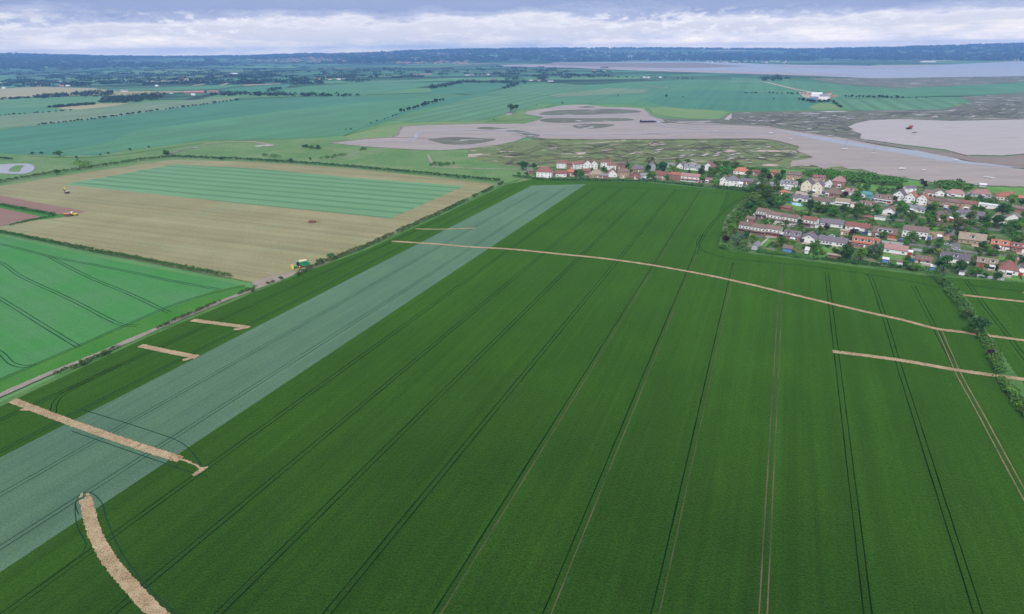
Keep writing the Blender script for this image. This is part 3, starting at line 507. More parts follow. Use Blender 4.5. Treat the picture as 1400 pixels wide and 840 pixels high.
def tree_meshes(kind, seed):   # a unit tree: crown one metre across, one metre tall
    rg = np.random.default_rng(seed); cs, rs = [], []; tk = MB()
    if kind == 'conifer':
        for i in range(11):
            z = .12 + .84 * i / 10; R0 = .46 * (1 - i / 10.6) + .03; k = max(1, int(6 * (1 - i / 11)))
            for j in range(k):
                a = rg.uniform(0, 6.28); cs.append((math.cos(a) * R0 * .55 * (k > 1), math.sin(a) * R0 * .55 * (k > 1), z)); rs.append((R0 * .6, R0 * .6, .07))
        V = leaf_cloud(cs, rs, 42, .030, rng=rg); tk.tube((0, 0, 0), (0, 0, .9), .03, .006)
    else:
        ph = {'round': .98, 'tall': 1.0, 'bush': 1.0}[kind]; base = .10 if kind != 'bush' else .02
        for i in range(15 if kind != 'bush' else 10):
            a = rg.uniform(0, 6.28); u = rg.uniform(-.75, 1); q = math.sqrt(max(0, 1 - u * u)) * rg.uniform(.55, 1)
            r = rg.uniform(.13, .22); cz = (base + ph) / 2 + u * ((ph - base) / 2 - r * .8)
            cs.append((math.cos(a) * q * (.5 - r), math.sin(a) * q * (.5 - r), cz)); rs.append((r, r, r * .8))
        cs.append((0, 0, (base + ph) / 2)); rs.append((.27, .27, (ph - base) * .32))
        V = leaf_cloud(cs, rs, 74, .034, rng=rg); tk.tube((0, 0, 0), (0, 0, base + .2), .035, .022)
        for c in cs[:5]: tk.tube((0, 0, base * .8), c, .014, .004, 4)
    return V, tk
LEAFV, TRK = {}, {}
for kd in ('round', 'tall', 'bush', 'conifer'):
    for k in range(4 if kd == 'round' else 2): LEAFV[kd, k], TRK[kd, k] = tree_meshes(kd, hash((len(kd), k)) % 999 + 5)
TPROTO = {}
def plant_tree(loc, wid, hgt, tint='mid', shape='round', name='tree', rz=None):
    k = random.randrange(4 if shape == 'round' else 2); key = (shape, k, tint)
    if rz is None: rz = random.uniform(0, 6.28)
    root = empty(name, loc, rz); root.scale = (wid, wid, hgt)
    if key in TPROTO:
        for me_o, nm in TPROTO[key]:
            c = me_o.copy(); c.name = nm; COL.objects.link(c); c.parent = root
    else:
        cr = cloud_mesh('crown', LEAFV[shape, k], LEAF[tint], root); tr = TRK[shape, k].build('trunk', BARK, root); TPROTO[key] = [(cr, 'crown'), (tr, 'trunk')]
    return root
# ------------------------------------------------------------------ houses
def axis_of(p, q):
    a, b = G(*p), G(*q); return math.atan2((b - a).y, (b - a).x)
AX = {'top': axis_of((740, 244), (900, 247)), 'top2': axis_of((900, 245), (990, 254)), 'mid': axis_of((1094, 262), (1130, 266.5)), 'r1': axis_of((1035, 298), (1105, 311)), 'r0': axis_of((1017, 318), (1104, 331.5)), 'r00': axis_of((1137, 335), (1306, 359)),
      'r2': axis_of((1090, 275), (1190, 286)), 'r3': axis_of((1226, 274), (1320, 287)), 'far': axis_of((1306, 269), (1396, 275.5)), 'back': axis_of((1000, 238), (1140, 252)), 'm3': axis_of((1136, 310), (1267, 326))}
LAND = []
def width_for(px, py, wpx, ang):
    c = G(px, py); d = Vector((math.cos(ang), math.sin(ang), 0)); lo, hi = .5, 60
    for _ in range(30):
        m = (lo + hi) / 2
        if P(c + d * m)[0] - P(c - d * m)[0] > wpx: hi = m
        else: lo = m
    return 2 * lo
def window(par, x, z, y=-.04, w=1.15, h=1.05, axis='y', side=1, pane=True):
    a = MB(); t = .09
    if axis == 'y': a.box(x - w / 2, x + w / 2, y - .04, y + .02, z, z + h); b = MB().box(x - w / 2 + t, x + w / 2 - t, y - .075, y - .041, z + t, z + h - t)
    else: a.box(x - .02 if side > 0 else x - .04, x + .04 if side > 0 else x + .02, y - w / 2, y + w / 2, z, z + h); b = MB().box(x + .041 if side > 0 else x - .075, x + .075 if side > 0 else x - .041, y - w / 2 + t, y + w / 2 - t, z + t, z + h - t)
    f = a.build('window', FRAME, par); b.build('pane', GLASS, f); return f
def house(px, py, wpx, typ, roof, wall, st, grp, label, short=None, cat='house', dorm=0, strip_d=False, ch=1, dep=None, turn=0.0, door='white', garage=None, lower=None, band=None, nwin=None, solar=False, name='house', group=None, pitch=None, vscale=1.0, facing=None):
    ang = AX[grp] + R(turn); W = width_for(px, py, wpx * (1.08 if grp in ('top', 'top2') else 1.02), ang); loc = G(px, py); loc.z = .46
    D = (dep and dep * .88) or (min(8.2, max(5, W * .58)) if typ != 'f' else max(8.5, W * 1.1)); H = {0: 2.3, 1: 2.6, 1.5: 2.9, 2: 5.0, 2.5: 5.6}[st] * vscale * (1.2 if grp == 'top' else 1.1)
    root = empty(name, loc, ang); tag(root, label, cat, group)
    hw = W / 2; E = WALL[wall]
    if typ == 'f': pt = pitch or 42; rh = hw * math.tan(R(pt))
    elif typ == 'flat': rh = 0
    else: pt = (pitch and min(pitch, 42)) or (38 if st == 1.5 else 29); rh = min(D / 2 * math.tan(R(pt)), 4.6)
    wl = MB(); ov = .45; th = .16; rf = MB()
    if typ == 'g':
        prof = [(0, 0), (D, 0), (D, H), (D / 2, H + rh), (0, H)]
        wl.poly([(-hw, y, z) for y, z in prof] + [(hw, y, z) for y, z in prof], [(0, 4, 3, 2, 1), (5, 6, 7, 8, 9), (0, 5, 9, 4), (1, 2, 7, 6), (0, 1, 6, 5), (4, 9, 8, 3), (3, 8, 7, 2)])
        k = rh / (D / 2); e = ov; z0 = .03
        rf.slab([(-hw - .35, -e, H - e * k + z0), (hw + .35, -e, H - e * k + z0), (hw + .35, D / 2, H + rh + z0), (-hw - .35, D / 2, H + rh + z0)], th)
        rf.slab([(hw + .35, D + e, H - e * k + z0), (-hw - .35, D + e, H - e * k + z0), (-hw - .35, D / 2, H + rh + z0), (hw + .35, D / 2, H + rh + z0)], th)
    elif typ == 'f':
        prof = [(-hw, 0), (hw, 0), (hw, H), (0, H + rh), (-hw, H)]; wl.prism(prof, 0, D)
        k = rh / hw; e = ov; z0 = .03
        rf.slab([(-hw - e, D + .35, H - e * k + z0), (-hw - e, -.4, H - e * k + z0), (0, -.4, H + rh + z0), (0, D + .35, H + rh + z0)], th)
        rf.slab([(hw + e, -.4, H - e * k + z0), (hw + e, D + .35, H - e * k + z0), (0, D + .35, H + rh + z0), (0, -.4, H + rh + z0)], th)
    elif typ == 'h':
        wl.box(-hw, hw, 0, D, 0, H); ri = max(.3, hw - D / 2 * .95)
        q = [(-hw - ov, -ov, H), (hw + ov, -ov, H), (hw + ov, D + ov, H), (-hw - ov, D + ov, H), (-ri, D / 2, H + rh), (ri, D / 2, H + rh), (-hw - ov, -ov, H - .18), (hw + ov, -ov, H - .18), (hw + ov, D + ov, H - .18), (-hw - ov, D + ov, H - .18)]
        rf.poly(q, [(0, 1, 5, 4), (1, 2, 5), (2, 3, 4, 5), (3, 0, 4), (6, 7, 1, 0), (7, 8, 2, 1), (8, 9, 3, 2), (9, 6, 0, 3), (9, 8, 7, 6)])
    else:
        wl.box(-hw, hw, 0, D, 0, H); rf.box(-hw - .3, hw + .3, -.3, D + .3, H + .003, H + .28)
    wl.build('wall', E, root); ro = rf.build('roof', ROOF[roof], root)
    if ch and st > 0:
        for i in range(ch):
            cx = (hw * .62) * (1 if (i + len(label)) % 2 else -1) if typ != 'f' else hw * .35; cy = D * .5 if typ != 'f' else D * .7
            c = MB().box(cx - .45, cx + .45, cy - .35, cy + .35, H + rh * (.45 if typ != 'flat' else 0), H + rh + .9); c.tube((cx, cy, H + rh + .9), (cx, cy, H + rh + 1.35), .14, .11); c.build('chimney', BRICKM, ro)
    near = py > 225
    n = nwin or max(2, int(W / 3.4))
    if st == 0: n = 0
    if near and st > 0:
        xs_ = [-hw + W * (i + .5) / n for i in range(n)]; dx = n // 2 if n > 2 else 0
        for i, x in enumerate(xs_):
            if i == dx and not garage: MB().box(x - .5, x + .5, -.07, .02, .02, 2.05).build('door', DOORS[door], root)
            elif not (garage and abs(x) > hw - 3.4 and x > 0): window(root, x, .95, w=1.5)
            if st >= 2: window(root, x, 3.4 * vscale, w=1.2)
        if typ == 'f' and (st >= 2 or W > 8): window(root, 0, H + rh * .18, w=.9, h=.9)
        for sd_ in (-1, 1):
            window(root, sd_ * hw, 1.0, y=D * .4, w=1.1, axis='x', side=sd_)
            if st >= 2: window(root, sd_ * hw, 3.4 * vscale, y=D * .5, w=1.0, axis='x', side=sd_)
        for x in (-hw * .5, hw * .5):
            f = window(root, x, .95, w=1.4, y=D + .02); f.data.transform(Matrix.Translation((0, .02, 0)))
    if garage:
        g = MB(); gx = hw - 1.9; MB().box(gx - 1.25, gx + 1.25, -.09, .02, .02, 2.2).build('garage_door', DOORS[garage], root)
    if lower:   # lean-to porch roof right across the front
        rw = MB().slab([(-hw - .2, -1.3, 2.35), (hw + .2, -1.3, 2.35), (hw + .2, -.02, 2.95), (-hw - .2, -.02, 2.95)], .12); rw.build('porch_roof', ROOF[lower], root)
    if facing: MB().box(-hw + .02, hw - .02, -.03, -.001, .02, 2.3).build('brick_facing', WALL[facing], root)
    if band: MB().box(-hw + .3, hw - .3, -.11, -.03, 2.55, 3.2).build('cladding_band', WALL[band], root)
    if dorm and typ in 'gh':
        k = rh / (D / 2)
        if strip_d: xs_d = [0.0]; dw = W * .62
        else: xs_d = [-hw + W * (i + .5) / dorm for i in range(dorm)]; dw = min(2.4, W / dorm * .62)
        zc = H + rh * .22; y0 = (rh * .22) / k - .1; top = min(H + rh * .88, zc + 1.7); y1 = (top - H) / k
        for x in xs_d:
            dd = MB().poly([(x - dw / 2, y0, zc), (x + dw / 2, y0, zc), (x + dw / 2, y0, top), (x - dw / 2, y0, top), (x - dw / 2, y1, top), (x + dw / 2, y1, top)], [(0, 1, 2, 3), (3, 2, 5, 4), (0, 3, 4), (1, 5, 2)])
            d_o = dd.build('dormer', WALL['white'], root)
            if strip_d or roof in ('orange', 'red') and dorm < 3 or roof == 'brown': MB().box(x - dw / 2 - .2, x + dw / 2 + .2, y0 - .3, y1, top + .01, top + .14).build('dormer_roof', ROOF['grey' if strip_d else roof], d_o)
            elif not strip_d: MB().prism([(x - dw / 2 - .25, top + .01), (x + dw / 2 + .25, top + .01), (x, top + .75)], y0 - .25, y1 + .3).build('dormer_roof', ROOF[roof], d_o)
            for j in range(3 if strip_d else 1):
                pw = dw / (3 if strip_d else 1) * .62; xx = x + (j - 1) * dw / 3 if strip_d else x
                MB().box(xx - pw / 2, xx + pw / 2, y0 - .06, y0 - .01, zc + .35, top - .25).build('dormer_window', GLASS, d_o)
    if st > 0 and py > 248 and typ != 'flat' and wpx > 11:
        rx = random.Random(int(px * 7 + py)); sx = rx.choice((-1, 1)); ew = rx.uniform(2.4, 3.2)
        if rx.random() < .8:
            x0, x1 = (hw + .02, hw + ew) if sx > 0 else (-hw - ew, -hw - .02); g_ = MB().box(x0, x1, .6, 5.6, 0, 2.3).build('side_garage', E, root); MB().box(x0 - .1 if sx < 0 else x0, x1 if sx < 0 else x1 + .1, .45, 5.75, 2.303, 2.5).build('flat_roof', ROOF[rx.choice(['grey', 'white', 'tan', 'grey'])], g_)
            MB().box(x0 + .3, x1 - .3, .53, .59, .05, 2.05).build('garage_door', DOORS[rx.choice(['white', 'white', 'dark', 'blue', 'red'])], g_)
        if rx.random() < .45 and not lower and W > 8:
            cx = rx.uniform(-hw + 2, hw - 2); c_ = MB().box(cx - 1.5, cx + 1.5, -2.6, -.12, 0, 2.1).build('conservatory', FRAME, root); MB().box(cx - 1.3, cx + 1.3, -2.66, -2.61, .5, 1.9).build('glazing', GLASS, c_); MB().slab([(cx - 1.6, -2.7, 2.12), (cx + 1.6, -2.7, 2.12), (cx + 1.6, -.12, 2.5), (cx - 1.6, -.12, 2.5)], .08).build('sloping_roof', ROOF['white'], c_)
    if solar: MB().slab([(-hw * .5, D * .2, H + .30), (hw * .4, D * .2, H + .30), (hw * .4, D * .7, H + .9), (-hw * .5, D * .7, H + .9)], .06).build('solar_panel', GLASS, root)
    if label: LAND.append((px, py, wpx, short or label))
    return root
HS = [
 (743.5, 243.5, 19, 'h', 'red', 'white', 2, 'top', 'big white end house under a tall red hipped roof', dict(dep=11, turn=-8, pitch=46, ch=2)),
 (725, 238.5, 9, 'g', 'brown', 'brick', 1, 'top', 'small brown outbuilding at the western end of the village', {}),
 (757, 241.5, 9, 'g', 'red', 'brick', 1, 'top', 'low red brick link house beside the white end house', {}),
 (767, 242.5, 14, 'g', 'red', 'white', 1.5, 'top', 'low white cottage with red roof facing the pale wheat strip', {}),
 (768.5, 231, 14, 'g', 'red', 'white', 2, 'top', 'white double gabled house backing onto the marsh', dict(dorm=2)),
 (780, 240.5, 13, 'h', 'orange', 'brick', 1.5, 'top', 'bright orange roofed brick house in the western cluster', {}),
 (781, 232, 12, 'g', 'red', 'brick', 2, 'top', 'dull red house squeezed between two white gabled ones', {}),
 (791.5, 232, 13, 'g', 'red', 'white', 2, 'top', 'red roofed house with white right hand gable', dict(turn=30)),
 (803, 232, 10, 'f', 'red', 'white', 2, 'top', 'white gable fronted house in the back row', {}),
 (812, 232, 9, 'f', 'red', 'white', 2, 'top', 'narrow white gable house just right of its twin', {}),
 (801, 239, 11, 'g', 'red', 'brick', 1.5, 'top', 'small red brick house behind the hedge bushes', {}),
 (815, 244, 17, 'h', 'tan', 'tan', 1.5, 'top', 'broad tan roofed house with low sandy walls', dict(dep=12, pitch=44)),
 (826, 245, 10, 'g', 'grey', 'brick', 1, 'top', 'low grey roofed garage block by the field edge', dict(ch=0)),
 (828, 229.5, 13, 'g', 'red', 'white', 2, 'top', 'white house with pinkish red roof overlooking the saltmarsh', dict(nwin=4)),
 (836, 234, 11, 'g', 'red', 'white', 2, 'top', 'white and red house behind the half timbered gable', {}),
 (837, 243, 12, 'f', 'red', 'white', 1.5, 'top', 'dark red house with bright white front gable', {}),
 (852, 243.5, 15, 'h', 'brown', 'tan', 2, 'top', 'large brown and tan brick house with tall roof', dict(pitch=46, ch=2)),
 (849, 232, 10, 'g', 'brown', 'brick', 2, 'top', 'brown house hidden behind the large tan one', {}),
 (868, 245, 14, 'f', 'brown', 'brick', 1, 'top', 'low brown bungalow with wide front gable', dict(pitch=30)),
 (873, 236, 13, 'g', 'purple', 'tan', 1.5, 'top', 'purple grey roofed house behind the low brown bungalow', dict(turn=20)),
 (883.5, 245, 15, 'g', 'grey', 'white', 1, 'top', 'white bungalow with pale grey roof at the field edge', {}),
 (891.5, 235, 8, 'f', 'grey', 'grey', 2, 'top', 'small grey house among trees near the pale willow', {}),
 (903, 244.5, 17, 'g', 'red', 'pink', 1.5, 'top2', 'pinkish red roofed house with white barge boards', dict(turn=-15)),
 (922, 247, 17, 'h', 'orange', 'brick', 2, 'top2', 'orange red hipped brick house facing the field', dict(door='red')),
 (942.5, 249.5, 23, 'g', 'pink', 'white', 2, 'top2', 'long white house with pink roof and red porch', dict(lower='red', nwin=4)),
 (917, 230, 8, 'g', 'grey', 'white', 1.5, 'top2', 'little blue grey roofed house beside the marsh', {}),
 (929, 231.5, 8, 'f', 'grey', 'white', 1.5, 'top2', 'small white gabled house beside the marsh', {}),
 (945, 233.5, 19, 'g', 'grey', 'white', 1.5, 'top2', 'white house with long grey roof overlooking the marsh', dict(dorm=2)),
 (967, 234, 14, 'f', 'red', 'white', 1.5, 'top2', 'white walled red gabled house beside the dark conifer', {}),
 (968, 250.5, 12, 'h', 'pink', 'brick', 1, 'top2', 'small pink hipped bungalow among field edge shrubs', {}),
 (1011.5, 239, 18, 'h', 'orange', 'white', 1.5, 'back', 'orange hipped roof house on the grassy marsh edge', dict(pitch=42)),
 (1033, 239.5, 11, 'g', 'red', 'brick', 1, 'back', 'dark red low house right of the orange hipped one', {}),
 (1057.5, 240.5, 10, 'h', 'orange', 'brick', 1.5, 'back', 'small bright orange roof between dark trees', {}),
 (1000, 255, 15, 'h', 'grey', 'white', 2, 'top2', 'large white villa with grey hipped roof at the field corner', dict(pitch=40, ch=2, dep=10)),
 (988, 253.5, 8, 'f', 'grey', 'white', 2, 'top2', 'white gabled wing left of the grey roofed villa', {}),
 (1010.5, 256, 7, 'g', 'white', 'white', 1, 'top2', 'small white garage right of the grey roofed villa', dict(ch=0)),
 (1020, 252.5, 16, 'g', 'purple', 'brick', 1, 'top2', 'brown brick bungalow with purple grey roof near the villa', dict(ch=0)),
 (1049, 256, 13, 'g', 'grey', 'grey', 1, 'back', 'low slate grey bungalow beside the copper tree', dict(ch=0)),
 (1037, 256, 6, 'f', 'white', 'white', 1, 'back', 'tiny white garage left of the slate grey bungalow', dict(ch=0)),
 (1077, 256, 22, 'g', 'grey', 'white', 1, 'back', 'modern white bungalow with grey roof and skylight strip', dict(strip_d=True, dorm=1)),
 (1076.5, 260, 9, 'flat', 'white', 'white', 1, 'back', 'white flat roofed garden room before the modern bungalow', dict(ch=0, dep=4)),
 (1084, 247, 19, 'g', 'brown', 'tan', 2, 'back', 'tall dark brown roofed house behind the modern bungalow', dict(dorm=2)),
 (1101, 262.5, 13.5, 'f', 'purple', 'cream', 2.5, 'mid', 'left one of the two tall cream gabled houses', dict(vscale=1.15, nwin=2)),
 (1115.5, 265, 13.5, 'f', 'purple', 'cream', 2.5, 'mid', 'right one of the two tall cream gabled houses', dict(vscale=1.15, nwin=2)),
 (1071.5, 268, 12, 'h', 'orange', 'brick', 1, 'r2', 'orange roof poking out behind a round tree', {}),
 (1093.5, 276, 19, 'g', 'purple', 'white', 1, 'r2', 'white bungalow with dark roof behind the blue pool', {}),
 (1122, 280, 22, 'g', 'brown', 'white', 1, 'r2', 'brown roofed white bungalow below the cream gabled pair', dict(garage='white')),
 (1118, 251, 17, 'g', 'red', 'pink', 2, 'back', 'reddish twin gabled house near the creek shore', dict(dorm=2)),
 (1145, 256.5, 18, 'h', 'pink', 'brick', 2, 'back', 'red brick house with wide purplish pink hipped roof', dict(pitch=42, dep=11)),
 (1131, 257, 9, 'f', 'white', 'white', 1, 'back', 'small white outbuilding left of the pink hipped house', dict(ch=0)),
 (1137, 269.5, 21, 'h', 'brown', 'brick', 1, 'mid', 'broad brown pyramid roofed bungalow right of the cream houses', dict(pitch=42, dep=11, door='dark')),
 (1161.5, 267.5, 16, 'g', 'pink', 'white', 1.5, 'mid', 'white house with pink roof beside the big conifer', dict(dorm=1, turn=-10)),
 (1182.5, 271, 12, 'g', 'teal', 'teal', 1.5, 'mid', 'turquoise roofed building right of the big conifer', dict(turn=-25, ch=0, cat='outbuilding')),
 (1150.5, 282, 19, 'g', 'tan', 'white', 1.5, 'r2', 'tan roofed white chalet left of the paved yard', dict(lower='white')),
 (1168, 284.5, 12, 'flat', 'tan', 'white', 1, 'r2', 'flat tan roofed white garage beside the tan chalet', dict(ch=0)),
 (1185, 287, 23, 'g', 'brown', 'brick', 1.5, 'r2', 'brown roofed brick house behind the biggest garden tree', dict(dorm=2)),
 (1206, 278, 24, 'g', 'brown', 'white', 1.5, 'r3', 'long brown roofed house with white garages in front', dict(dorm=2, lower='white', garage='red')),
 (1226.5, 275.5, 14, 'f', 'purple', 'white', 2, 'r3', 'first of three white gable fronts from the left', dict(nwin=3, band='grey')),
 (1242, 278.5, 14, 'f', 'orange', 'white', 2, 'r3', 'middle one of the three white gable fronts', dict(nwin=3)),
 (1258.5, 281, 14, 'f', 'orange', 'white', 2, 'r3', 'third white gable front next to the brown brick houses', dict(nwin=3)),
 (1214, 294, 16, 'f', 'brown', 'white', 1, 'r3', 'white bungalow with arched front gable among trees', dict(pitch=30)),
 (1251, 291, 24, 'g', 'grey', 'white', 1, 'r3', 'low white bungalow below the white gable fronts', dict(nwin=5)),
 (1244, 266, 14, 'g', 'purple', 'white', 2, 'far', 'white house with purple roof behind the three gable fronts', dict(turn=20)),
 (1269, 269, 12, 'g', 'brown', 'white', 1.5, 'far', 'small white house with brown roof near the copper shore tree', {}),
 (1283.5, 269, 13, 'f', 'brown', 'white', 1.5, 'far', 'white gable fronted house with brown roof in the back row', dict(pitch=32)),
 (1306, 270, 24, 'h', 'pink', 'white', 1, 'far', 'pink hipped bungalow in the row nearest the creek', dict(pitch=40)),
 (1341, 270.5, 27, 'h', 'pink', 'grey', 1, 'far', 'wide dusty pink hipped bungalow behind the tall dark hedge', dict(pitch=42)),
 (1376, 275, 28, 'h', 'orange', 'cream', 1.5, 'far', 'large orange hipped house near the right hand shore', dict(pitch=42, nwin=6)),
 (1398, 277, 14, 'g', 'orange', 'brick', 1.5, 'far', 'orange brick house cut off at the right edge', {}),
 (1278, 284.5, 21, 'g', 'brown', 'tan', 2, 'r3', 'left of the three brown brick houses in a row', dict(lower='brown')),
 (1300, 286, 19, 'g', 'brown', 'tan', 2, 'r3', 'central one of the three brown brick houses', dict(lower='brown')),
 (1321.5, 288, 20, 'g', 'red', 'tan', 2, 'r3', 'right hand red roofed one of three brick houses', {}),
 (1351, 286, 29, 'flat', 'white', 'white', 1, 'r3', 'long white flat roofed building by the dark hedge', dict(ch=0, dep=6)),
 (1389, 290, 22, 'g', 'brown', 'brick', 0, 'r3', 'long low brown garage row at the right edge', dict(cat='garage', ch=0)),
 (1325, 299, 35, 'g', 'purple', 'grey', 1, 'r3', 'long low building with blue purple roof', dict(ch=0)),
 (1360, 304, 14, 'f', 'tan', 'white', 1, 'r3', 'small tan gabled house beside leafy dark trees', dict(pitch=40)),
 (1384, 303.5, 17, 'f', 'tan', 'white', 1, 'r3', 'tan gabled house with white wing near the right edge', dict(pitch=38)),
 (1288, 303, 16, 'f', 'brown', 'tan', 1, 'r3', 'small brown gabled house left of the long purple roof', dict(turn=20)),
 (1073, 289, 12, 'g', 'red', 'brick', 0, 'r1', 'red roofed garden shed below the blue pool', dict(cat='shed', ch=0)),
 (1039.5, 299, 14, 'g', 'brown', 'brick', 1.5, 'r1', 'first brown chalet of the upper row by the wood', dict(dorm=1, lower='brown', dep=9)),
 (1056, 304, 19, 'g', 'brown', 'white', 1.5, 'r1', 'second brown chalet with white ground floor in the upper row', dict(dorm=2, lower='brown', dep=9, garage='white')),
 (1077.5, 307.5, 20, 'g', 'brown', 'white', 1.5, 'r1', 'third brown chalet with white ground floor in the upper row', dict(dorm=2, lower='brown', dep=9, garage='white')),
 (1103.5, 311, 19, 'g', 'red', 'brick', 2, 'r1', 'deep red roofed chalet with white garage door', dict(lower='brown', garage='white', dep=9)),
 (1024.5, 305, 11, 'g', 'brown', 'brick', 1, 'r1', 'small brown pyramid garage at the edge of the wood', dict(ch=0, cat='garage')),
 (1017.5, 319, 17, 'g', 'brown', 'brick', 1.5, 'r0', 'end brown chalet of the lower row beside the wood', dict(dorm=2, lower='brown', dep=9)),
 (1035.5, 322, 18, 'g', 'brown', 'brick', 1.5, 'r0', 'second brown chalet with red panels in the lower row', dict(dorm=2, lower='brown', door='red', dep=9)),
 (1055, 324, 20, 'g', 'brown', 'brick', 1.5, 'r0', 'brown chalet above the straight garden path and patio', dict(dorm=2, lower='brown', door='red', dep=9)),
 (1081, 330, 22, 'g', 'purple', 'brick', 1.5, 'r0', 'dark purple roofed semi with two white box dormers', dict(dorm=2, dep=9)),
 (1104, 333, 19, 'f', 'purple', 'white', 1, 'r0', 'white gabled bungalow left of the long slate roofed one', dict(pitch=32)),
 (1137, 336.5, 37, 'g', 'purple', 'white', 1, 'r00', 'long white bungalow with slate purple roof and lawn', dict(dep=9, nwin=8)),
 (1136, 311.5, 30, 'g', 'purple', 'white', 1, 'm3', 'long purple roofed bungalow above the copper shrubs', {}),
 (1171, 316.5, 32, 'g', 'red', 'white', 1, 'm3', 'long dull red bungalow with white right gable', dict(dep=9)),
 (1153.5, 322.5, 11, 'flat', 'tan', 'tan', 1, 'm3', 'square tan box garage by the copper tree', dict(ch=0, cat='garage')),
 (1181, 340, 35, 'g', 'orange', 'brick', 1.5, 'r00', 'orange red roofed terrace with four white dormers', dict(dorm=4, dep=9.5, nwin=7)),
 (1207.5, 326, 32, 'g', 'brown', 'brick', 1.5, 'm3', 'wide brown roofed house with long white strip dormer', dict(strip_d=True, dorm=1, door='orange', garage='orange')),
 (1249, 327, 33, 'g', 'brown', 'white', 2, 'm3', 'long brown roofed white house left of the building plot', dict(nwin=6, garage='dark')),
 (1223, 348, 31, 'g', 'pink', 'white', 1, 'r00', 'long pinkish bungalow with white gable and bright lawn', dict(dep=9)),
 (1261.5, 361.5, 22, 'g', 'brown', 'white', 1, 'r00', 'cottage with red gable and white glazed front', dict(dorm=1, door='red', lower='red')),
 (1304, 360.5, 38, 'g', 'purple', 'white', 1, 'r00', 'wide purple roofed bungalow with white front gables', dict(dorm=1, dep=10)),
 (1347, 367.5, 27, 'g', 'tan', 'brick', 1.5, 'r00', 'tan roofed chalet with white dormer and red panel', dict(dorm=2, door='red')),
 (1377.5, 376.5, 25, 'h', 'red', 'white', 1, 'r00', 'white bungalow with deep red pyramid roof', dict(pitch=46, dep=12)),
 (1400, 373, 14, 'g', 'dark', 'white', 1, 'r00', 'dark roofed house cut off by the right edge', {}),
 (1365, 342, 24, 'g', 'orange', 'brick', 1.5, 'm3', 'orange tiled house with two white gabled dormers', dict(dorm=2, garage='white', pitch=48)),
 (1392, 346, 24, 'g', 'red', 'brick', 1.5, 'm3', 'rightmost red tiled house with two white gabled dormers', dict(dorm=2, garage='white', pitch=48)),
 (1327, 335, 36, 'g', 'tan', 'tan', 1.5, 'm3', 'big tan roofed house with one white dormer', dict(dorm=1, door='red', garage='blue', pitch=44)),
 # sheds and garden buildings
 (1031, 343, 8, 'f', 'grey', 'grey', 0, 'r0', 'grey gabled garden shed beside the straight path', dict(cat='shed')),
 (1075.5, 345.5, 12, 'g', 'brown', 'blue', 0, 'r0', 'brown shed with blue front at the field hedge', dict(cat='shed')),
 (1102, 348, 5, 'g', 'white', 'white', 0, 'r0', 'tiny white shed among the field side bushes', dict(cat='shed')),
 (1139, 355, 17, 'g', 'tan', 'wood', 0, 'r00', 'long low greyish shed backing onto the wheat field', dict(cat='shed', dep=2.5)),
 (1209.5, 360.5, 8, 'g', 'white', 'blue', 0, 'r00', 'pale blue shed at the foot of the bright lawn', dict(cat='shed', dep=3)),
 (1229, 364, 8, 'g', 'brown', 'white', 0, 'r00', 'brown and white summerhouse at the lawn end', dict(cat='shed', dep=3)),
 (1274, 371, 6, 'g', 'white', 'blue', 0, 'r00', 'small white shed at the corner of the hedge', dict(cat='shed', dep=3)),
 (1314, 377.5, 8, 'g', 'grey', 'white', 0, 'r00', 'grey and white shed between two dark trees', dict(cat='shed', dep=3)),
 (1185, 302, 13, 'g', 'red', 'wood', 0, 'm3', 'dark red shed behind the long dull red bungalow', dict(cat='shed', dep=3)),
 (1202, 302, 15, 'flat', 'grey', 'white', 0, 'm3', 'low white flat shed left of the brown roofed houses', dict(cat='shed', dep=3)),
 (1343, 257, 9, 'g', 'white', 'grey', 0, 'far', 'pale shed on the grass beside the creek', dict(cat='shed', dep=4)),
 (1283, 329, 5, 'g', 'white', 'blue', 0, 'm3', 'little blue and white cabin beside the building plot', dict(cat='shed', dep=3)),
]
for px, py, wp, ty, rf_, wa, st, gp, lb, op in HS:
    op = dict(op); c = op.get('cat', 'house'); nm = {'house': 'house', 'shed': 'garden_shed', 'garage': 'garage', 'outbuilding': 'outbuilding'}[c]
    if 'bungalow' in lb: nm = 'bungalow'
    if op.get('lower') == 'brown' and gp in ('r0', 'r1'): op.pop('dorm', 0); op.update(pitch=22, vscale=.98, nwin=4, facing='brick' if wa == 'brick' else None); st, wa = 2, 'white'
    house(px, py, wp, ty, rf_, wa, st, gp, lb, name=nm, group='houses of the waterside village' if c == 'house' else None, **op)
VILLAGE = list(LAND)
# ------------------------------------------------------------------ trees of the village and the hedges
USED = set()
def rel_label(px, py, adj, noun, pool=None, seen=USED, exclude=()):
    c = sorted(pool or VILLAGE, key=lambda q: ((q[0] - px) / 1.3) ** 2 + ((q[1] - 4 - py) * 1.6) ** 2)[:10]
    for q in c:
        dx, dy = px - q[0], py - q[1]
        if dy > 2 and abs(dx) < q[2] * .7 + 4: rels = ['in front of']
        elif dy < -3 and abs(dx) < q[2] * .7 + 4: rels = ['behind']
        else: rels = ['right of' if dx > 0 else 'left of']
        for r in rels:
            wd = q[3].split(); s = f'{adj} {noun} {r} ' + ('the ' if wd[0] not in ('left', 'right', 'first', 'second', 'third') or 1 else '') + q[3]
            k = s.split()
            if len(k) > 16: s = ' '.join(k[:16])
            if s not in seen: seen.add(s); return s
    s = f'{adj} {noun} {"right" if px > 1200 else "left"} part of village'; i = 0
    return s
TADJ = {'mid': 'green', 'dark': 'dark green', 'light': 'light green', 'copper': 'copper purple', 'grey': 'grey green', 'olive': 'brownish olive', 'yellow': 'yellow green', 'hedge': 'deep green', 'pale': 'whitish flowering'}
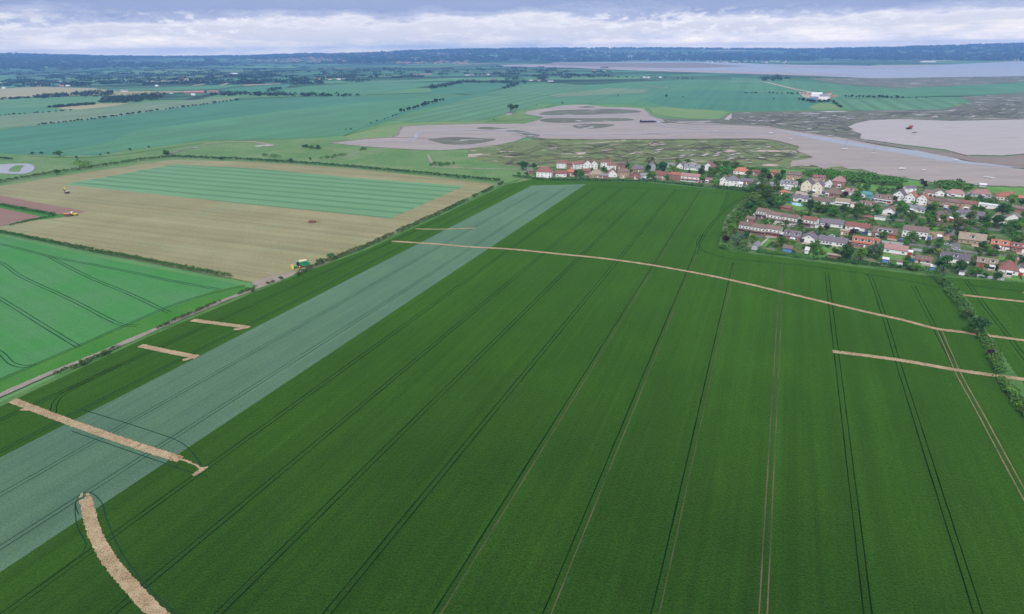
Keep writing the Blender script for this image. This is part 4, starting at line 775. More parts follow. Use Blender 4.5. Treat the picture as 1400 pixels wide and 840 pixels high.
def vtree(px, py, w, tint='mid', shape='round', hf=1.0):
    g = G(px, py); g.z = .45; W = 1.12 * w * depth(g) / F_PX; hh = W * hf * (.92 if shape != 'bush' else .6)
    if shape == 'conifer': hh = W * hf * 1.9
    size = 'big' if W > 11 else ('small' if W < 6.5 else 'medium sized')
    noun = {'round': 'tree', 'tall': 'tree', 'bush': 'bush', 'conifer': 'conifer'}[shape]
    o = plant_tree(g, W, hh, tint, shape, {'bush': 'garden_bush', 'conifer': 'conifer_tree'}.get(shape, 'garden_tree'))
    tag(o, rel_label(px, py, f'{size} {TADJ[tint]}', noun), noun if noun != 'conifer' else 'tree', 'trees and bushes of the village gardens'); return o
VT = [(714.5, 233, 18, 'dark', 'bush', 1.1), (730, 232, 9), (720, 241, 8, 'dark', 'bush'), (709, 240, 7, 'mid', 'bush'), (793.5, 245.5, 13), (809, 235.5, 6, 'light'), (825, 235, 7, 'dark'), (857, 232, 5, 'dark', 'conifer'), (863, 241, 9), (888, 231, 17, 'pale', 'round', .95), (886, 236, 10, 'dark'), (887.5, 248, 11), (805.5, 221.5 + 3, 4, 'dark', 'conifer'),
 (905, 237, 15, 'dark'), (920, 238, 17, 'light', 'bush', 1.2), (911.5, 247, 8), (958.5, 243, 13, 'dark', 'round', 1.2), (970.5, 237, 9, 'dark'), (969, 243, 9, 'light'), (959, 250, 10, 'light'), (927, 224.5, 10, 'mid', 'bush'), (938.5, 224.5, 12, 'mid', 'bush'), (979, 229.5, 13, 'mid', 'bush', 1.2), (991, 230, 14, 'mid', 'bush', 1.2), (1004, 231, 13, 'mid', 'bush', 1.2), (976, 243, 15, 'mid', 'bush', 1.3), (993, 244.5, 14), (977, 256, 13, 'light'), (1009, 247, 8), (1022, 244, 10), (1043.5, 241, 9, 'dark', 'tall', 1.2), (1050.5, 248, 10, 'copper'), (1040, 250, 13), (1061, 252, 13, 'dark'), (1069.5, 242.5, 9, 'dark', 'tall', 1.1), (1027, 258, 12, 'grey', 'bush'), (1035, 260, 10, 'dark', 'bush'),
 (1024, 264, 14, 'mid', 'bush', 1.2), (1042, 264, 18), (1032, 280, 17, 'light'), (1047, 276, 22), (1062, 264, 12, 'olive'), (1068, 286, 23), (1050, 284, 13, 'dark'), (1022, 294, 17, 'dark'), (1008, 303, 14), (1092, 254, 9, 'dark'), (1107, 289, 10, 'dark'), (1116, 292, 16), (1129, 291, 14), (1046, 310, 11), (1054, 309, 9), (1074, 310, 9), (1092, 309, 9, 'dark'), (1094, 317, 9), (1020, 328, 12, 'dark'), (1008, 337, 18, 'grey'), (999, 321, 15, 'light'), (991, 333, 11, 'copper'), (987, 341, 10, 'mid', 'bush'), (1018, 337, 10, 'mid', 'bush'), (1028, 334, 13, 'light'), (1068, 338, 14), (1058, 339, 12, 'olive', 'bush', 1.2), (1079, 340, 17, 'light', 'bush', 1.3), (1086, 346, 6, 'yellow', 'tall', 1.1), (1064, 349, 8, 'light', 'bush'), (1101, 342, 12, 'mid', 'bush'), (1112, 347, 18), (1124, 349, 11, 'mid', 'bush'),
 (1141, 349, 13, 'dark', 'bush', 1.2), (1155, 356, 22, 'dark'), (1176, 357, 18, 'light'), (1195, 355, 22, 'grey'), (1159, 333, 10), (1205, 327, 13, 'mid', 'bush', 1.3), (1243, 334, 18), (1243, 346, 9, 'light'), (1129, 316, 10, 'copper'), (1119, 323, 5, 'dark', 'tall', 1.2), (1164, 323, 10, 'copper'), (1120, 318, 9), (1170, 274.5, 14, 'mid', 'conifer', .8), (1155, 271.5, 9, 'copper'), (1170, 302, 24), (1139, 298, 17), (1152, 292, 12, 'dark'), (1126, 293, 12), (1154, 302, 11), (1185, 296, 14), (1197, 297, 13), (1166, 254, 13, 'mid', 'bush', 1.2), (1153, 256, 10), (1228, 262, 11), (1232, 301, 21), (1246, 304, 15), (1220, 304, 12, 'dark'), (1189, 308, 13, 'light', 'bush', 1.3), (1196, 288, 9),
 (1259, 251, 6, 'dark', 'tall'), (1262, 258, 10, 'copper'), (1268, 307, 19), (1286, 306, 12), (1302, 293, 11), (1304.5, 302, 11), (1309, 315, 17, 'olive'), (1326, 305, 16), (1325, 314, 12), (1337, 313, 12, 'pale', 'bush', 1.2), (1349, 307, 15), (1362, 314, 19, 'dark'), (1348, 316, 12), (1366, 296, 18, 'dark'), (1376, 293, 14), (1380, 283.5, 17, 'light'), (1395, 283, 11, 'dark'), (1333, 288, 7, 'dark', 'tall'), (1335, 281, 7, 'light'), (1381, 315, 15), (1393, 311, 13), (1399, 300, 11),
 (1283, 339, 13), (1281.5, 350, 10, 'yellow'), (1288, 374, 25, 'dark'), (1309, 375, 19, 'dark'), (1327, 377, 14, 'mid', 'bush', 1.2), (1345, 381, 8, 'dark'), (1361, 384, 12, 'dark'), (1362, 370, 9, 'olive'), (1368, 372, 8, 'dark'), (1332, 355, 6, 'light'), (1337, 346, 13, 'mid', 'bush'), (1249, 372, 13, 'mid', 'bush', 1.3), (1240, 370, 10, 'dark', 'bush', 1.2), (1240, 361, 9, 'dark'), (1380, 323, 12, 'mid'), (1398, 330, 10), (1345, 320, 9, 'light', 'bush'), (1352, 349, 6, 'mid', 'bush')]
for v in VT: vtree(*v)
# smaller shrubs that fill the gardens
rs = random.Random(11); cnt = 0; vil = [(735, 228), (960, 229), (1100, 241), (1240, 256), (1400, 266), (1400, 384), (1270, 373), (1130, 356), (1000, 340), (990, 320), (1016, 275), (1035, 262), (985, 256), (880, 247), (740, 243)]
while cnt < 175:
    x, y = rs.uniform(735, 1400), rs.uniform(228, 384)
    if not inside((x, y), vil): continue
    if any(abs(x - h[0]) < h[2] * .52 and -8 < y - h[1] < 2.0 for h in VILLAGE): continue
    vtree(x, y, rs.uniform(4.5, 9.5), rs.choice(['mid', 'mid', 'dark', 'light', 'mid', 'grey', 'olive', 'dark', 'light']), rs.choice(['bush', 'bush', 'round']), rs.uniform(.8, 1.3)); cnt += 1
n2 = 0
while n2 < 60:
    x, y = rs.uniform(1090, 1400), rs.uniform(262, 378)
    if not inside((x, y), vil) or any(abs(x - h[0]) < h[2] * .55 + 3 and -7 < y - h[1] < 8 for h in VILLAGE): 
        if rs.random() > .12: continue
        if any(abs(x - h[0]) < h[2] * .5 and -6 < y - h[1] < 3 for h in VILLAGE): continue
    if not inside((x, y), vil): continue
    vtree(x, y, rs.uniform(8, 14), rs.choice(['mid', 'mid', 'dark', 'light', 'mid', 'grey']), 'round', rs.uniform(.8, 1.1)); n2 += 1
# hedges
def hedge(name, pts, wd, ht, mat, label, cat='hedge', step=1.0, dens=26, leaf=.32, gaps=0.0, jit=.35, kind=None, z=.4, smooth=True, rng=RNG):
    w = world_line(pts, smooth, step); cs, rr = [], []; on = True; run = 0
    for i, p in enumerate(w):
        if gaps:
            if run <= 0: on = random.random() > gaps; run = random.randint(4, 14)
            run -= 1
            if not on: continue
        s = random.uniform(.75, 1.25); cs.append((p.x + random.uniform(-jit, jit) * wd, p.y + random.uniform(-jit, jit) * wd, z + ht * .42 * s)); rr.append((wd * .5 * s, wd * .5 * s, ht * .55 * s))
    if not cs: cs, rr = [(w[0].x, w[0].y, z + ht * .4)], [(wd * .5, wd * .5, ht * .5)]
    o0 = Vector(cs[0]); o0.z = 0; cs = [(a - o0.x, b - o0.y, c) for a, b, c in cs]
    V = leaf_cloud(cs, rr, dens, leaf, rng=rng, bottom=-.2); o = cloud_mesh(name, V, LEAF[mat]); o.location = (o0.x, o0.y, 0)
    tag(o, label, cat, kind=kind); return o
hedge('hedge', [(-40, 311), (0, 319.5), (60, 331), (130, 345), (220, 362), (313, 380)], 2.6, 2.6, 'hedge', 'long dark hedge between the stubble field and bright green crop', dens=34)
hedge('hedge', [(-60, 262), (0, 251), (60, 240), (110, 233), (180, 222), (237, 215.5)], 4.5, 3.4, 'mid', 'thick hedge along the far left side of the stubble field', leaf=.5, step=1.6)
hedge('hedge', [(237, 215.5), (300, 218), (345, 220), (450, 227), (560, 237), (683, 249)], 3.6, 3.0, 'dark', 'long hedge along the top of the striped green plot', leaf=.5, step=1.6)
hedge('hedge', [(-30, 275), (0, 281), (40, 289), (75, 295)], 2.5, 2.2, 'hedge', 'short hedge pointing between the two red soil patches', leaf=.4)
hedge('hedge', [(15, 309), (40, 303), (75, 296)], 1.6, 1.4, 'hedge', 'thin low hedge below the red soil corner', leaf=.35, gaps=.3)
hedge('hedge', [(405, 379), (430, 366), (500, 338), (560, 311), (600, 293), (640, 274), (688, 251)], 2.9, 2.3, 'hedge', 'scruffy hedge between stubble field and dark wheat', gaps=.08, dens=30)
hedge('hedge', [(18, 543), (70, 518), (150, 482), (200, 458), (262, 430), (330, 402), (395, 380)], 2.2, 1.5, 'hedge', 'gappy line of low bushes beside the gravel track', gaps=.45, dens=34, leaf=.24)
hedge('hedge', [(703, 242), (735, 246), (800, 248), (880, 250), (960, 256)], 3.2, 2.4, 'dark', 'dark hedge between the western houses and wheat', leaf=.42, step=1.4)
hedge('hedge', [(980, 258), (1005, 260.5), (1032, 263)], 4, 3.2, 'dark', 'clipped dark hedge below the grey roofed villa', leaf=.42)
hedge('hedge', [(424, 221), (445, 217.5), (465, 214), (485, 209), (499, 204.5)], 5, 3, 'mid', 'bushy ditch line curving towards the creek tip', leaf=.6, gaps=.3, step=2.5, jit=.6)
hedge('hedge', [(352, 206), (358, 211), (366, 214), (390, 217)], 7, 3.2, 'mid', 'scrubby clump line beside the bare curved track', leaf=.6, gaps=.3, step=3, jit=.9)
hedge('hedge', [(414, 201), (422, 203), (437, 204.5)], 6, 3, 'dark', 'short dark thicket right of the bare curved track', leaf=.6, step=3, jit=.8)
hedge('hedge', [(591, 226), (600, 226.5), (615, 225)], 6, 3, 'mid', 'small thicket by the pale footpath bend', leaf=.6, step=3, jit=.8)
hedge('hedge', [(0, 218), (16, 218.5)], 5, 3, 'dark', 'short dark hedge above the pond at left edge', leaf=.6, step=3)
hedge('hedge', [(988, 340), (1010, 344), (1060, 349), (1090, 353), (1115, 356)], 3.2, 2.3, 'hedge', 'overgrown hedge under the lower chalet gardens', leaf=.35, gaps=.1)
hedge('hedge', [(1118, 356), (1160, 361), (1210, 366), (1262, 372)], 3.4, 2.4, 'dark', 'dark overgrown hedge below the orange roofed terrace', leaf=.35, gaps=.05)
hedge('hedge', [(1290, 376), (1330, 380), (1370, 384)], 1.6, 1.4, 'grey', 'thin pale hedge under the wide purple roofed bungalow', leaf=.3, gaps=.3)
hedge('hedge', [(1332, 279.5), (1345, 280), (1359, 282)], 3.5, 5.5, 'dark', 'tall square dark hedge in front of pink bungalow', leaf=.4)
hedge('hedge', [(1205, 263.5), (1222, 265)], 3.5, 5.0, 'dark', 'short tall dark hedge on the village green', leaf=.4)
hedge('hedge', [(1357, 347), (1375, 350), (1390, 353)], 2, 2, 'light', 'clipped yellowish hedge in front of the orange tiled house', leaf=.3)
hedge('hedge', [(1185, 252), (1205, 254), (1224, 256)], 3.5, 2.5, 'hedge', 'dark hedge along the shore side of the green', leaf=.45)
for pts_, lb_, mt_ in (([(1110, 300), (1150, 305), (1200, 309), (1240, 313)], 'leafy garden hedge behind the purple and red bungalows', 'mid'), ([(1046, 294), (1080, 298), (1105, 300)], 'garden hedge just behind the upper chalet row', 'hedge'), ([(1100, 283.5), (1135, 288), (1180, 293)], 'garden hedge below the tan roofed chalet', 'mid'), ([(1310, 307), (1350, 310), (1400, 315)], 'garden hedge behind the big tan roofed house', 'dark'),
      ([(1120, 327), (1165, 331), (1200, 333)], 'roadside hedge above the orange terrace', 'mid'), ([(1272, 296), (1310, 300), (1345, 303)], 'hedge by the long purple roof', 'hedge'), ([(1060, 314), (1090, 318), (1110, 321)], 'hedge between the two chalet rows', 'mid'), ([(900, 238), (940, 241), (980, 245)], 'hedge behind the orange red hipped brick house', 'mid'), ([(1200, 286), (1240, 289), (1270, 292)], 'hedge below the three white gable fronts', 'mid'), ([(1290, 350), (1330, 355), (1370, 360)], 'hedge above the wide purple roofed bungalow', 'hedge'), ([(760, 236), (800, 237), (850, 238)], 'hedge between the two western house rows', 'mid')):
    hedge('hedge', pts_, 4.2, 3.4, mt_, lb_, leaf=.4, gaps=.22, dens=36, step=1.8, jit=.7)
hedge('hedge', [(1276, 378), (1290, 392), (1303, 406), (1316, 424), (1324, 436)], 5.0, 3.6, 'hedge', 'upper stretch of the wild hedge on the right', leaf=.34, dens=60)
hedge('hedge', [(1338, 458), (1348, 472), (1357, 492), (1366, 512)], 4.0, 3.0, 'mid', 'middle stretch of the wild hedge below the dark tree', leaf=.32, dens=60)
hedge('hedge', [(1372, 524), (1386, 542), (1402, 563), (1440, 615)], 5.0, 2.6, 'mid', 'lowest stretch of the wild hedge at the right edge', leaf=.32, dens=60)
for n_, (px, py, w_, ti, sh, hf, lb) in enumerate([(1335, 460, 33, 'copper', 'round', .85, 'large dark bronze tree standing in the right hand hedge'), (1319, 439, 19, 'mid', 'round', .9, 'green tree just above the bronze tree in the hedge'), (1352, 489, 13, 'copper', 'round', .9, 'small reddish bush below the bronze tree in the hedge'),
        (1380, 541, 20, 'light', 'bush', 1.1, 'pale green bush near the bottom of the right hand hedge'), (1302, 404, 14, 'mid', 'round', .9, 'round bush in the hedge near the upper soil strip'), (1288, 391, 13, 'mid', 'round', .9, 'round bush at the hedge top by the houses'), (1361, 507, 11, 'mid', 'bush', 1.1, 'low bush where the lower soil strip meets the hedge'), (1396, 566, 16, 'mid', 'bush', 1, 'bush at the right edge closest to the camera')]):
    g = G(px, py); g.z = .4; W = w_ * depth(g) / F_PX; tag(plant_tree(g, W, W * hf * (1 if sh == 'round' else .65), ti if ti != 'copper' else ('copper' if n_ else 'olive2' if 'olive2' in LEAF else 'dark'), sh, 'hedge_tree'), lb, 'tree' if sh == 'round' else 'bush')
for px, py, w_, lb in [(143, 487, 14, 'round bush by the track left of the second soil strip'), (345, 400, 9, 'round bush beside the track junction'), (438, 361, 12, 'round bush just right of the combine harvester'), (384, 383, 9, 'small lone bush beside the bare track corner'), (452, 354, 13, 'second bush up the hedge from the combine harvester'), (115, 500, 14, 'bushy clump above the long soil strip by the track')]:
    g = G(px, py); g.z = .4; W = w_ * depth(g) / F_PX; tag(plant_tree(g, W, W * .62, 'hedge', 'bush', 'trackside_bush'), lb, 'bush')
# drives, patios and side fences of the houses
rd = random.Random(5); FENCE = plain('fence_wood', (.20, .15, .11), .9, var=.2)
for r_ in [o for o in COL.objects if o.type == 'EMPTY' and o.parent is None and o.get('category') == 'house']:
    pxy = P(r_.location)
    if pxy[1] < 236 or pxy[0] < 735: continue
    M_ = Matrix.Translation((r_.location.x, r_.location.y, 0)) @ Matrix.Rotation(r_.rotation_euler.z, 4, 'Z'); wl_ = [c for c in COL.objects if c.parent is r_ and c.name.startswith('wall')][0]; hw_ = max(v.co.x for v in wl_.data.vertices)
    x0 = rd.uniform(-hw_, hw_ - 4); ln = rd.uniform(3.5, 7); ww = rd.uniform(3, 6)
    q = [M_ @ Vector((x, y, 0)) for x, y in ((x0, -ln), (x0 + ww, -ln), (x0 + ww, -.15), (x0, -.15))]
    for p in q: p.z = .56 + .0007 * rd.randint(0, 40)
    zz_ = q[0].z; q = [Vector((p.x, p.y, zz_)) for p in q]
    tag(mesh_obj('driveway', q, [(0, 1, 2, 3)], rd.choice([PAVE, PAVE, ASPH, PAVE, TRACK])), kind='structure')
    for sd_ in (-1, 1):
        if rd.random() < .75:
            fx = sd_ * (hw_ + 1.0); y0, y1 = (-rd.uniform(5, 9), -.5) if rd.random() < .5 else (8.5, 8.5 + rd.uniform(5, 9)); fm = MB().box(-.04, .04, y0, y1, 0, 1.6)
            for k in range(4): yy = y0 + (y1 - y0) * k / 3; fm.box(.042, .14, yy - .06, yy + .06, 0, 1.7)
            f_ = fm.build('garden_fence', FENCE); f_.location = M_ @ Vector((fx, 0, .47)); f_.rotation_euler = (0, 0, r_.rotation_euler.z)
            lw = ('wooden fence ' + ('left' if sd_ < 0 else 'right') + (' front of the ' if y0 < 0 else ' back of the ') + r_['label']).split()
            tag(f_, ' '.join(lw[:16]), 'fence', 'wooden fences between gardens')
# scrub on the sea bank: a mass nobody could count
def scrub(name, poly, n, rad, mat, label, dens=40, leaf=.6, hs=.6, z=.4, kind='stuff', cat=None, rng=RNG, sky=None):
    xs_ = [p[0] for p in poly]; ys_ = [p[1] for p in poly]; cs, rr = [], []
    while len(cs) < n:
        x, y = random.uniform(min(xs_), max(xs_)), random.uniform(min(ys_), max(ys_))
        if not inside((x, y), poly): continue
        g = G(x, y); r = rad * random.uniform(.6, 1.3); cs.append((g.x, g.y, terrain(g.x, g.y) + z + r * hs * .4)); rr.append((r, r, r * hs))
    V = leaf_cloud(cs, rr, dens, leaf, rng=rng, bottom=-.2); o = cloud_mesh(name, V, LEAF[mat]); tag(o, label, cat, kind=kind); return o
scrub('scrub', [(1095, 238), (1110, 236), (1150, 238), (1200, 243), (1235, 249), (1225, 253), (1180, 251), (1150, 248), (1110, 243)], 150, 5, 'mid', 'dense green scrub along the sea bank above the village', 60, .7)
scrub('scrub', [(1283, 252), (1300, 250), (1318, 255), (1330, 260), (1310, 262), (1283, 258)], 50, 5, 'mid', 'green scrub patch beside the creek wall', 60, .7)
scrub('scrub', [(965, 229), (1010, 230), (1060, 236), (1055, 241), (1000, 236), (970, 235)], 60, 4, 'mid', 'low scrub behind the orange roofed house', 50, .7)
scrub('scrub', [(1034, 262), (1060, 262), (1062, 285), (1035, 292), (1018, 300), (1000, 318), (992, 330), (988, 320), (1005, 296), (1018, 274)], 110, 4.2, 'mid', 'wooded corner filling the edge of the village', 60, .5, .9)
scrub('scrub', [(104, 224), (112, 222), (124, 224), (122, 230), (108, 229)], 16, 5, 'light', 'light scrub on the rough grass by the pond', 40, .7)
# ------------------------------------------------------------------ far trees: single ones that stand apart in rows
FT = {}
def far_tree(px, py, w, tint='far', hf=.8, label='', group=None, name='far_tree'):
    g = G(px, py); g.z = terrain(g.x, g.y) + .2; W = w * depth(g) / F_PX
    o = plant_tree(g, W, W * hf, tint, 'round' if hf < 1.3 else 'tall', name); tag(o, label, 'tree', group); return o
def tree_row(pts, n, w, label, group, gap=0.0, tint='far', hf=.7):
    q = [Vector((*p, 0)) for p in pts]; L_ = [0]
    for a, b in zip(q, q[1:]): L_.append(L_[-1] + (b - a).length)
    for i in range(n):
        if random.random() < gap: continue
        s = L_[-1] * (i + random.uniform(.1, .9)) / n
        for j in range(len(q) - 1):
            if s <= L_[j + 1]: p = q[j].lerp(q[j + 1], (s - L_[j]) / (L_[j + 1] - L_[j])); break
        far_tree(p.x, p.y, w * random.uniform(.7, 1.3), tint, hf, label, group)
tree_row([(52, 171.5), (130, 163.5), (200, 154), (230, 150), (330, 137)], 52, 4.6, 'small dark tree in the long dotted row across the teal field', 'dotted row of trees across the teal field', .12, hf=.55)
tree_row([(0, 158.5), (62, 154.5), (98, 151.5)], 16, 3.8, 'small dark tree in the short dotted row near the left edge', 'short dotted row of trees at the left', .15, hf=.55)
tree_row([(548, 155), (562, 151), (600, 140), (607, 138)], 16, 6, 'tree in the slanting row left of the striped teal field', 'slanting row of trees above the mud creek', 0, hf=.9)
tree_row([(525, 164), (548, 156)], 5, 3.2, 'tiny tree at the tail of the slanting row', 'tail of the slanting tree row', 0)
tree_row([(1155, 133.5), (1235, 135)], 18, 5, 'dark tree in the straight belt right of the farm', 'tree belt right of the white barns', 0, hf=.7)
tree_row([(1236, 134.5), (1268, 134.8)], 5, 3, 'low tree at the thin end of the belt right of the farm', 'thin end of the farm belt', 0, hf=.5)
tree_row([(1051, 128), (1088, 129.5), (1108, 128.5)], 11, 4.2, 'dark tree in the row running up to the white barns', 'row of trees left of the white barns', 0, hf=.5)
tree_row([(1016, 128), (1037, 128)], 5, 4, 'low dark tree in the short isolated row on the teal plain', 'short isolated row on the teal plain', 0, hf=.45)
tree_row([(1090, 137), (1110, 141), (1125, 141), (1136, 139)], 12, 6, 'grey green tree in front of the white farm barns', 'trees in front of the white barns', 0, 'far', .6)
tree_row([(1136, 139), (1150, 149)], 8, 4.5, 'tree in the short line sloping down right of the barns', 'line of trees sloping from the barns', 0, 'far', .7)
tree_row([(803, 105.5), (880, 107), (920, 108)], 18, 3.8, 'tree in the thin hedgerow beyond the central plain', 'thin hedgerow trees beyond the central plain', .2, hf=.4)
tree_row([(920, 107.5), (950, 108.5)], 6, 4.2, 'dark tree in the short straight belt near the estuary', 'short belt near the estuary', 0, hf=.4)
tree_row([(40, 211.5), (60, 211), (78, 211.5)], 3, 6, 'dark bush beside the pond meadow', 'bushes beside the pond meadow', 0, hf=.5)
for px, py, w_, lb in [(105, 217.5, 5, 'small dark lone tree below the big teal field'), (82, 214.5, 11, 'dark rounded tree clump near the pond'), (138, 213.5, 4, 'tiny tree left of two bushes on the meadow'), (148, 212, 5, 'right one of the meadow bushes left of the bare track'), (178, 206.5, 5, 'dark bush halfway along the teal field foot'), (204, 203, 4, 'single bush at the start of the bare curve'),
                    (78, 240, 11, 'large bush in the far left hedge'), (228, 215, 13, 'grey bush at the hedge corner'), (303, 219.5, 7, 'small tree in the hedge above the striped plot'), (435, 203.5, 7, 'dark bush on rough grass near the creek tip'), (415, 202, 4, 'tiny dark bush left of another on rough grass'), (398, 222.5, 8, 'dark bush at the left end of the creek path line'), (424, 219.5, 5, 'small bush along the curved ditch'), (496, 205, 5, 'small dark bush at the creek foot'),
                    (698, 154, 15, 'bright green tree clump beside the tiny blue roof'), (706, 150, 9, 'leafy tree behind the tiny blue roof'), (675.5, 165.5, 2.6, 'tiny post like bush on the grass bank'), (769, 142.5, 4, 'small bright green bush by the pale water patch'), (734, 145, 2.5, 'tiny lone bush left of the pale water patch'), (845, 132, 3, 'lone dark tree on the teal plain, leftmost'), (911, 133.5, 5.5, 'largest lone dark bush on the teal plain'), (934, 133.5, 2.6, 'lone small tree right of the large bush on the plain'),
                    (1058, 136.5, 3.2, 'lone dark tree on the green field left of the barns'), (515, 166.8, 3.5, 'lone small bush on the creek field edge'), (507, 169.5, 3, 'second lone bush lower on the field edge'), (480, 178, 3.4, 'pair bush on the teal field foot near the creek'), (473, 178.7, 2.6, 'smaller of the pair bushes near the creek tip')]:
    far_tree(px, py, w_, 'dark' if w_ < 10 else 'mid', .75, lb)
# far belts and copses
BELTS = [([(42, 134), (60, 132), (94, 129.5), (94, 132), (60, 135)], 60, 7, 'straight dark belt of trees below the buff field'), ([(97, 132), (105, 129), (130, 127), (158, 127), (155, 131), (130, 133.5)], 80, 8, 'billowing dark tree belt right of the straight one'),
 ([(136, 141.5), (145, 137), (165, 135), (195, 131), (215, 128), (230, 131), (215, 137), (190, 140.5), (150, 142)], 130, 8, 'broad dark copse beside the brown roofed farm'), ([(65, 147.5), (100, 144.5), (130, 142.5), (130, 143.3), (90, 146.5), (66, 148.3)], 60, 4, 'thin dark hedge left of the copse'),
 ([(285, 130), (340, 128), (400, 129.5), (470, 131), (500, 131.5), (470, 132.5), (350, 132), (300, 131.5)], 130, 7, 'long dark belt of trees across the middle distance'), ([(0, 136), (40, 134), (42, 134.8), (0, 136.8)], 26, 4, 'low hedge under the buff field'),
 ([(365, 125), (385, 120), (387, 121.5), (375, 125.5)], 20, 8, 'small oblique copse in the teal field'), ([(475, 106), (485, 103.5), (486, 111), (520, 112.5), (510, 114), (472, 113.5)], 60, 14, 'dark rounded wood right of the white farm'),
 ([(400, 115), (418, 113), (420, 116), (400, 116.5)], 20, 10, 'dark copse at the far farm, left'), ([(425, 114.5), (440, 112.5), (442, 116), (426, 116)], 20, 10, 'dark copse below the red barn roofs'), ([(588, 121), (612, 117), (635, 112), (635, 113.5), (610, 119.5), (590, 122.5)], 60, 9, 'oblique line of trees left of the deep teal field'),
 ([(636, 112.5), (656, 112.6), (656, 114), (636, 114)], 20, 8, 'short dark belt topping the deep teal field'), ([(668, 112.5), (700, 113), (700, 114.5), (668, 114.2)], 30, 8, 'short dark belt right of the deep teal field'), ([(682, 121), (700, 117), (716, 112), (722, 113), (705, 119), (690, 122)], 30, 8, 'loose trees between teal and striped fields'),
 ([(690, 107), (710, 108), (715, 111), (692, 111)], 20, 10, 'scattered wood left of the tiny red roofs'), ([(735, 108), (750, 108), (748, 111), (735, 111)], 14, 12, 'dark clump beside the pale farmyard'), ([(1040, 109), (1050, 107.5), (1053, 112), (1042, 112)], 16, 12, 'left dark copse by the buff road'), ([(1054, 108), (1068, 107.5), (1070, 113), (1055, 113)], 22, 13, 'right dark copse by the buff road'),
 ([(1070, 108), (1080, 108), (1080, 109)], 6, 8, 'small trees right of the copse by the road'), ([(600, 101), (612, 99), (612, 105), (600, 105)], 14, 14, 'grey green wood left of the long white sheds'), ([(495, 100), (520, 98), (522, 101), (497, 102)], 24, 12, 'dark line of wood beyond the central farm'), ([(530, 97.5), (548, 97), (548, 99), (531, 99)], 16, 12, 'small wood on the far plain'), ([(545, 105), (565, 104), (566, 107), (546, 107)], 16, 12, 'small dark wood near the white sheds'), ([(456, 101), (470, 99), (495, 101), (494, 103), (458, 103)], 24, 12, 'distant hedgerow wood above the red barns')]
for pl, n_, r_, lb in BELTS: scrub('tree_belt', pl, n_, r_, 'far', lb, 16, 1.9, .95, 0.2, 'stuff')
# scattered woods over the far country: one mass
def woods(name, boxes, mat, label, rad, leaf=7):
    cs, rr = [], []
    for x0, x1, y0, y1, n in boxes:
        for _ in range(n):
            x = random.uniform(x0, x1); y = y0 + (y1 - y0) * random.random(); yy = y + (700 - x) * .0105; g = G(x, yy)
            if math.hypot(g.x, g.y) > 11800: continue
            k = random.randint(2, 6); st = math.radians(random.uniform(-20, 20)); r = rad * random.uniform(.6, 1.4)
            for j in range(k): X, Y = g.x + math.cos(st) * j * r * 1.6, g.y + math.sin(st) * j * r * 1.6; cs.append((X, Y, terrain(X, Y) + r * .3)); rr.append((r * 1.3, r, r * .75))
    V = leaf_cloud(cs, rr, 9, leaf, rng=RNG, bottom=-.1); o = cloud_mesh(name, V, LEAF[mat]); tag(o, label, kind='stuff')
woods('distant_woods', [(0, 420, 95, 112, 230), (420, 700, 92, 105, 60), (700, 830, 92, 108, 26), (0, 420, 84, 95, 130)], 'far', 'scattered hedgerows and woods over the distant plain', 9, 4)
# woods on the ridge
cs, rr = [], []
for _ in range(5200):
    az = random.uniform(sk_az[1] - .05, sk_az[-2] + .05); r = random.uniform(6600, 11500) if az > -.05 else random.uniform(6800, 11500)
    X, Y = math.sin(az) * r, math.cos(az) * r
    if math.sin(X * .0011 + 2) + math.sin(Y * .0017 + X * .0005) + math.sin(X * .0031) * .6 < -.9 + (random.random() - .5): continue
    if az > .0 and r < 6900: continue
    q = random.uniform(22, 48); cs.append((X, Y, terrain(X, Y) + 3)); rr.append((q * 1.6, q * 1.2, random.uniform(9, 17)))
V = leaf_cloud(cs, rr, 9, 14, rng=RNG, bottom=-.05); tag(cloud_mesh('ridge_woods', V, LEAF['fardark']), 'dark woodland covering the distant ridge', kind='stuff')
# the distant town and shore villages: small houses beyond counting
def roofscape(name, boxes, label, wsz=11):
    wm, rm, wv = MB(), MB(), MB()
    for x0, x1, y0, y1, n in boxes:
        for _ in range(n):
            x = random.uniform(x0, x1); y = random.uniform(y0, y1); g = G(x, y); h0_ = terrain(g.x, g.y); a = random.choice([0, math.pi / 2]) + .2; W, D, H = wsz * random.uniform(.8, 1.8), 8, random.uniform(5, 7)
            ca, sa = math.cos(a), math.sin(a); T = lambda p: (g.x + p[0] * ca - p[1] * sa, g.y + p[0] * sa + p[1] * ca, h0_ + p[2] - .5)
            tmp = MB().box(-W / 2, W / 2, -D / 2, D / 2, 0, H); wm.poly([T(p) for p in tmp.v], tmp.f)
            tmp = MB().poly([(-W / 2 - .5, -D / 2 - .5, H + .02), (W / 2 + .5, -D / 2 - .5, H + .02), (W / 2 + .5, D / 2 + .5, H + .02), (-W / 2 - .5, D / 2 + .5, H + .02), (-W / 2, 0, H + 4), (W / 2, 0, H + 4)], [(0, 1, 5, 4), (2, 3, 4, 5), (1, 2, 5), (3, 0, 4), (3, 2, 1, 0)]); rm.poly([T(p) for p in tmp.v], tmp.f)
    me = bpy.data.meshes.new(name); nv = len(wm.v); me.from_pydata(wm.v + rm.v, [], wm.f + [tuple(i + nv for i in f) for f in rm.f]); me.materials.append(WALL['pink' if 'town' in label else 'white']); me.materials.append(ROOF['orange' if 'town' in label else 'pink'])
    me.polygons.foreach_set('material_index', [0] * len(wm.f) + [1] * len(rm.f)); o = bpy.data.objects.new(name, me); COL.objects.link(o); tag(o, label, kind='stuff')
